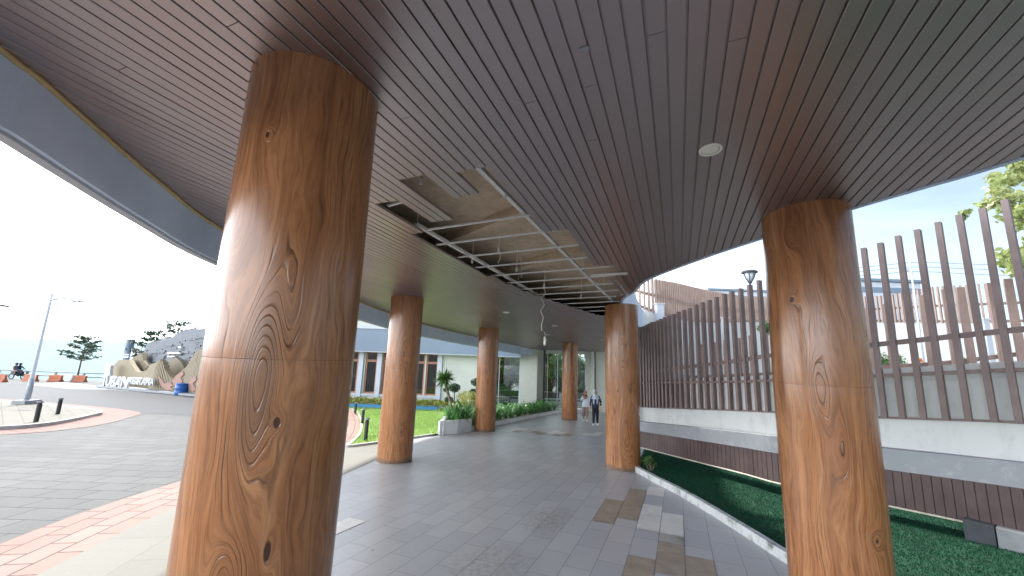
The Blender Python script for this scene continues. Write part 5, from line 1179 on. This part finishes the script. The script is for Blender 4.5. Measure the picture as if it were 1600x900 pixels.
# motorbike with two riders on the sea front
def motorbike(px, py):
    p = on_ground(px, py); d = RW; s = FW; u = Vector((0, 0, 1)); o = thing('motorbike', p, 'dark motorbike with two riders by the sea front barriers', 'motorbike')
    q = lambda x, y, z: p + d * x + s * y + u * z
    for x in (-.62, .62):
        m = MB(); pts = [q(x + .27 * math.cos(a), 0, .29 + .27 * math.sin(a)) for a in np.linspace(0, 2 * math.pi, 21)]; m.tube(pts, .045, 8, False); wo = m.build('wheel', M['black'], o, smooth=True)
        m = MB(); m.lathe(q(x, -.05, .29), [(.02, 0), (.05, .01), (.05, .09), (.02, .1)], 10, s)
        for a in np.linspace(0, 6.28, 7)[:-1]: m.tube([q(x, 0, .29), q(x + .25 * math.cos(a), 0, .29 + .25 * math.sin(a))], .012, 4)
        m.build('rim', M['steel'], wo)
    m = MB(); m.tube([q(-.75, 0, .62), q(-.3, 0, .62), q(0, 0, .45), q(.3, 0, .48), q(.48, 0, .75), q(.42, 0, .98)], [.07, .15, .14, .12, .11, .07], 10); m.tube([q(.62, 0, .29), q(.45, 0, .9)], .03, 6); m.build('bodywork', M['black'], o, smooth=True)
    m = MB(); m.tube([q(-.72, 0, .74), q(-.4, 0, .77), q(.08, 0, .72)], [.09, .12, .09], 8); m.build('saddle', M['darkblock'], o, smooth=True)
    m = MB(); m.tube([q(.36, -.32, 1.02), q(.42, 0, 1.0), q(.36, .32, 1.02)], .02, 6); m.build('handlebar', M['steel'], o); m = MB(); m.ball(q(.55, 0, .88), .08, 10, 6); m.build('headlight', M['lampwhite'], o)
    for k, x in enumerate((-.02, -.42)):
        r_ = thing('person', q(x, 0, .75), ['person steering the motorbike in a dark top and helmet', 'person riding pillion behind the motorbike rider'][k], 'person')
        J = {'pelvis': (q(x, 0, .86), .15), 'chest': (q(x + .03, 0, 1.22), (.17, .13)), 'neck': (q(x + .05, 0, 1.40), .06), 'h1': (q(x + .07, 0, 1.50), .095), 'h2': (q(x + .07, 0, 1.60), .08)}; E = [('pelvis', 'chest'), ('chest', 'neck'), ('neck', 'h1'), ('h1', 'h2')]
        for sg, nm in ((1, 'r'), (-1, 'l')):
            J['s' + nm] = (q(x + .04, sg * .18, 1.33), .06); J['e' + nm] = (q(x + .16, sg * .28, 1.10), .045); J['w' + nm] = (q(x + (.36 if k == 0 else .28), sg * (.28 if k == 0 else .14), 1.04 if k == 0 else 1.0), .035); J['k' + nm] = (q(x + .36, sg * .2, .78), .08); J['f' + nm] = (q(x + .24, sg * .2, .36), .05); J['t' + nm] = (q(x + .4, sg * .2, .33), .04)
            E += [('chest', 's' + nm), ('s' + nm, 'e' + nm), ('e' + nm, 'w' + nm), ('pelvis', 'k' + nm), ('k' + nm, 'f' + nm), ('f' + nm, 't' + nm)]
        skin_mesh(J, E, 'body', [M['navy'], M['taupe']][k], r_, 'pelvis'); m = MB(); m.ball(q(x + .06, 0, 1.58), .13, 12, 8); m.build('helmet', [M['black'], M['darkblock']][k], r_, smooth=True)
motorbike(26, 592.5)
EXPOSURE = 2.05

# ------------------------------------------------------------------ light, sky, camera
w = bpy.data.worlds.new('World'); scene.world = w; w.use_nodes = True; nt = w.node_tree
bg = nt.nodes['Background']; sky = nt.nodes.new('ShaderNodeTexSky'); sky.sky_type = 'NISHITA'; sky.sun_disc = False
SUN_EL, SUN_AZ = R(61), math.atan2(-.8, .6)          # azimuth from +Y towards +X
sky.sun_elevation = SUN_EL; sky.sun_rotation = SUN_AZ; sky.dust_density = 1.2; sky.air_density = 1.2
tc = nt.nodes.new('ShaderNodeTexCoord'); mp = nt.nodes.new('ShaderNodeMapping'); mp.inputs['Scale'].default_value = (1.0, 1.0, 2.6)
nz = nt.nodes.new('ShaderNodeTexNoise'); nz.inputs['Scale'].default_value = 1.6; nz.inputs['Detail'].default_value = 6; nz.inputs['Roughness'].default_value = .55
sx = nt.nodes.new('ShaderNodeSeparateXYZ'); mx = nt.nodes.new('ShaderNodeMix'); mx.data_type = 'RGBA'
nt.links.new(tc.outputs['Generated'], mp.inputs[0]); nt.links.new(mp.outputs[0], nz.inputs[0])
# thin white cloud is denser towards the sea (left) side
dt = nt.nodes.new('ShaderNodeVectorMath'); dt.operation = 'DOT_PRODUCT'; dt.inputs[1].default_value = (.93, .37, .0); nt.links.new(tc.outputs['Generated'], dt.inputs[0])
rv = nt.nodes.new('ShaderNodeMapRange'); rv.inputs['From Min'].default_value = -.45; rv.inputs['From Max'].default_value = .80; rv.inputs['To Min'].default_value = 1; rv.inputs['To Max'].default_value = .0
nt.links.new(dt.outputs['Value'], rv.inputs['Value'])
pw = nt.nodes.new('ShaderNodeMath'); pw.operation = 'POWER'; pw.inputs[1].default_value = 2.2; nt.links.new(rv.outputs[0], pw.inputs[0])
nm = nt.nodes.new('ShaderNodeMath'); nm.operation = 'MULTIPLY_ADD'; nm.inputs[1].default_value = 1.2; nm.inputs[2].default_value = .45; nt.links.new(nz.outputs['Fac'], nm.inputs[0])
ml = nt.nodes.new('ShaderNodeMath'); ml.operation = 'MULTIPLY'; nt.links.new(pw.outputs[0], ml.inputs[0]); nt.links.new(nm.outputs[0], ml.inputs[1])
wl = nt.nodes.new('ShaderNodeMath'); wl.operation = 'MULTIPLY_ADD'; wl.inputs[1].default_value = .30; nt.links.new(nz.outputs['Fac'], wl.inputs[0]); wl.inputs[2].default_value = -.115
ad = nt.nodes.new('ShaderNodeMath'); ad.operation = 'ADD'; ad.use_clamp = True; nt.links.new(ml.outputs[0], ad.inputs[0]); nt.links.new(wl.outputs[0], ad.inputs[1])
nt.links.new(ad.outputs[0], mx.inputs[0]); hz_ = nt.nodes.new('ShaderNodeMix'); hz_.data_type = 'RGBA'; hz_.blend_type = 'MULTIPLY'; hz_.inputs[0].default_value = 1; hz_.inputs[7].default_value = (.66, .74, .82, 1); nt.links.new(sky.outputs[0], hz_.inputs[6]); nt.links.new(hz_.outputs[2], mx.inputs[6])
sz = nt.nodes.new('ShaderNodeSeparateXYZ'); nt.links.new(tc.outputs['Generated'], sz.inputs[0])
cr2 = nt.nodes.new('ShaderNodeValToRGB'); e_ = cr2.color_ramp.elements; e_[0].position = 0; e_[0].color = (1, 1, 1, 1); e_[1].position = .75; e_[1].color = (.06, .063, .068, 1); k_ = e_.new(.3); k_.color = (.55, .56, .58, 1)
mc = nt.nodes.new('ShaderNodeMix'); mc.data_type = 'RGBA'; mc.blend_type = 'MULTIPLY'; mc.inputs[0].default_value = 1; mc.inputs[7].default_value = (50, 51.5, 53.5, 1); nt.links.new(sz.outputs[2], cr2.inputs[0]); nt.links.new(cr2.outputs[0], mc.inputs[6]); nt.links.new(mc.outputs[2], mx.inputs[7]); nt.links.new(mx.outputs[2], bg.inputs['Color']); bg.inputs['Strength'].default_value = .05
sd = bpy.data.lights.new('sun', 'SUN'); sd.energy = 2.0; sd.angle = R(4.0); sd.color = (1, .955, .88)
so = bpy.data.objects.new('sun', sd); col.objects.link(so)
dirv = Vector((math.sin(SUN_AZ) * math.cos(SUN_EL), math.cos(SUN_AZ) * math.cos(SUN_EL), math.sin(SUN_EL)))
so.rotation_euler = dirv.to_track_quat('Z', 'Y').to_euler(); so.location = (0, 0, 40)

cd = bpy.data.cameras.new('camera'); co = bpy.data.objects.new('camera', cd); col.objects.link(co)
mw = Matrix((RW, UW, FW)).transposed() @ Matrix((_r, _u, _f))
co.matrix_world = Matrix.Translation(EYE) @ mw.to_4x4()
cd.sensor_width = 36; cd.lens = 36 * FOC / 1600; cd.clip_start = .05; cd.clip_end = 30000
scene.camera = co
scene.view_settings.view_transform = 'Standard'; scene.view_settings.look = 'None'
scene.view_settings.exposure = EXPOSURE; scene.view_settings.gamma = 1; scene.view_settings.use_curve_mapping = False
scene.cycles.max_bounces = 8; scene.cycles.diffuse_bounces = 5; scene.cycles.use_denoising = True
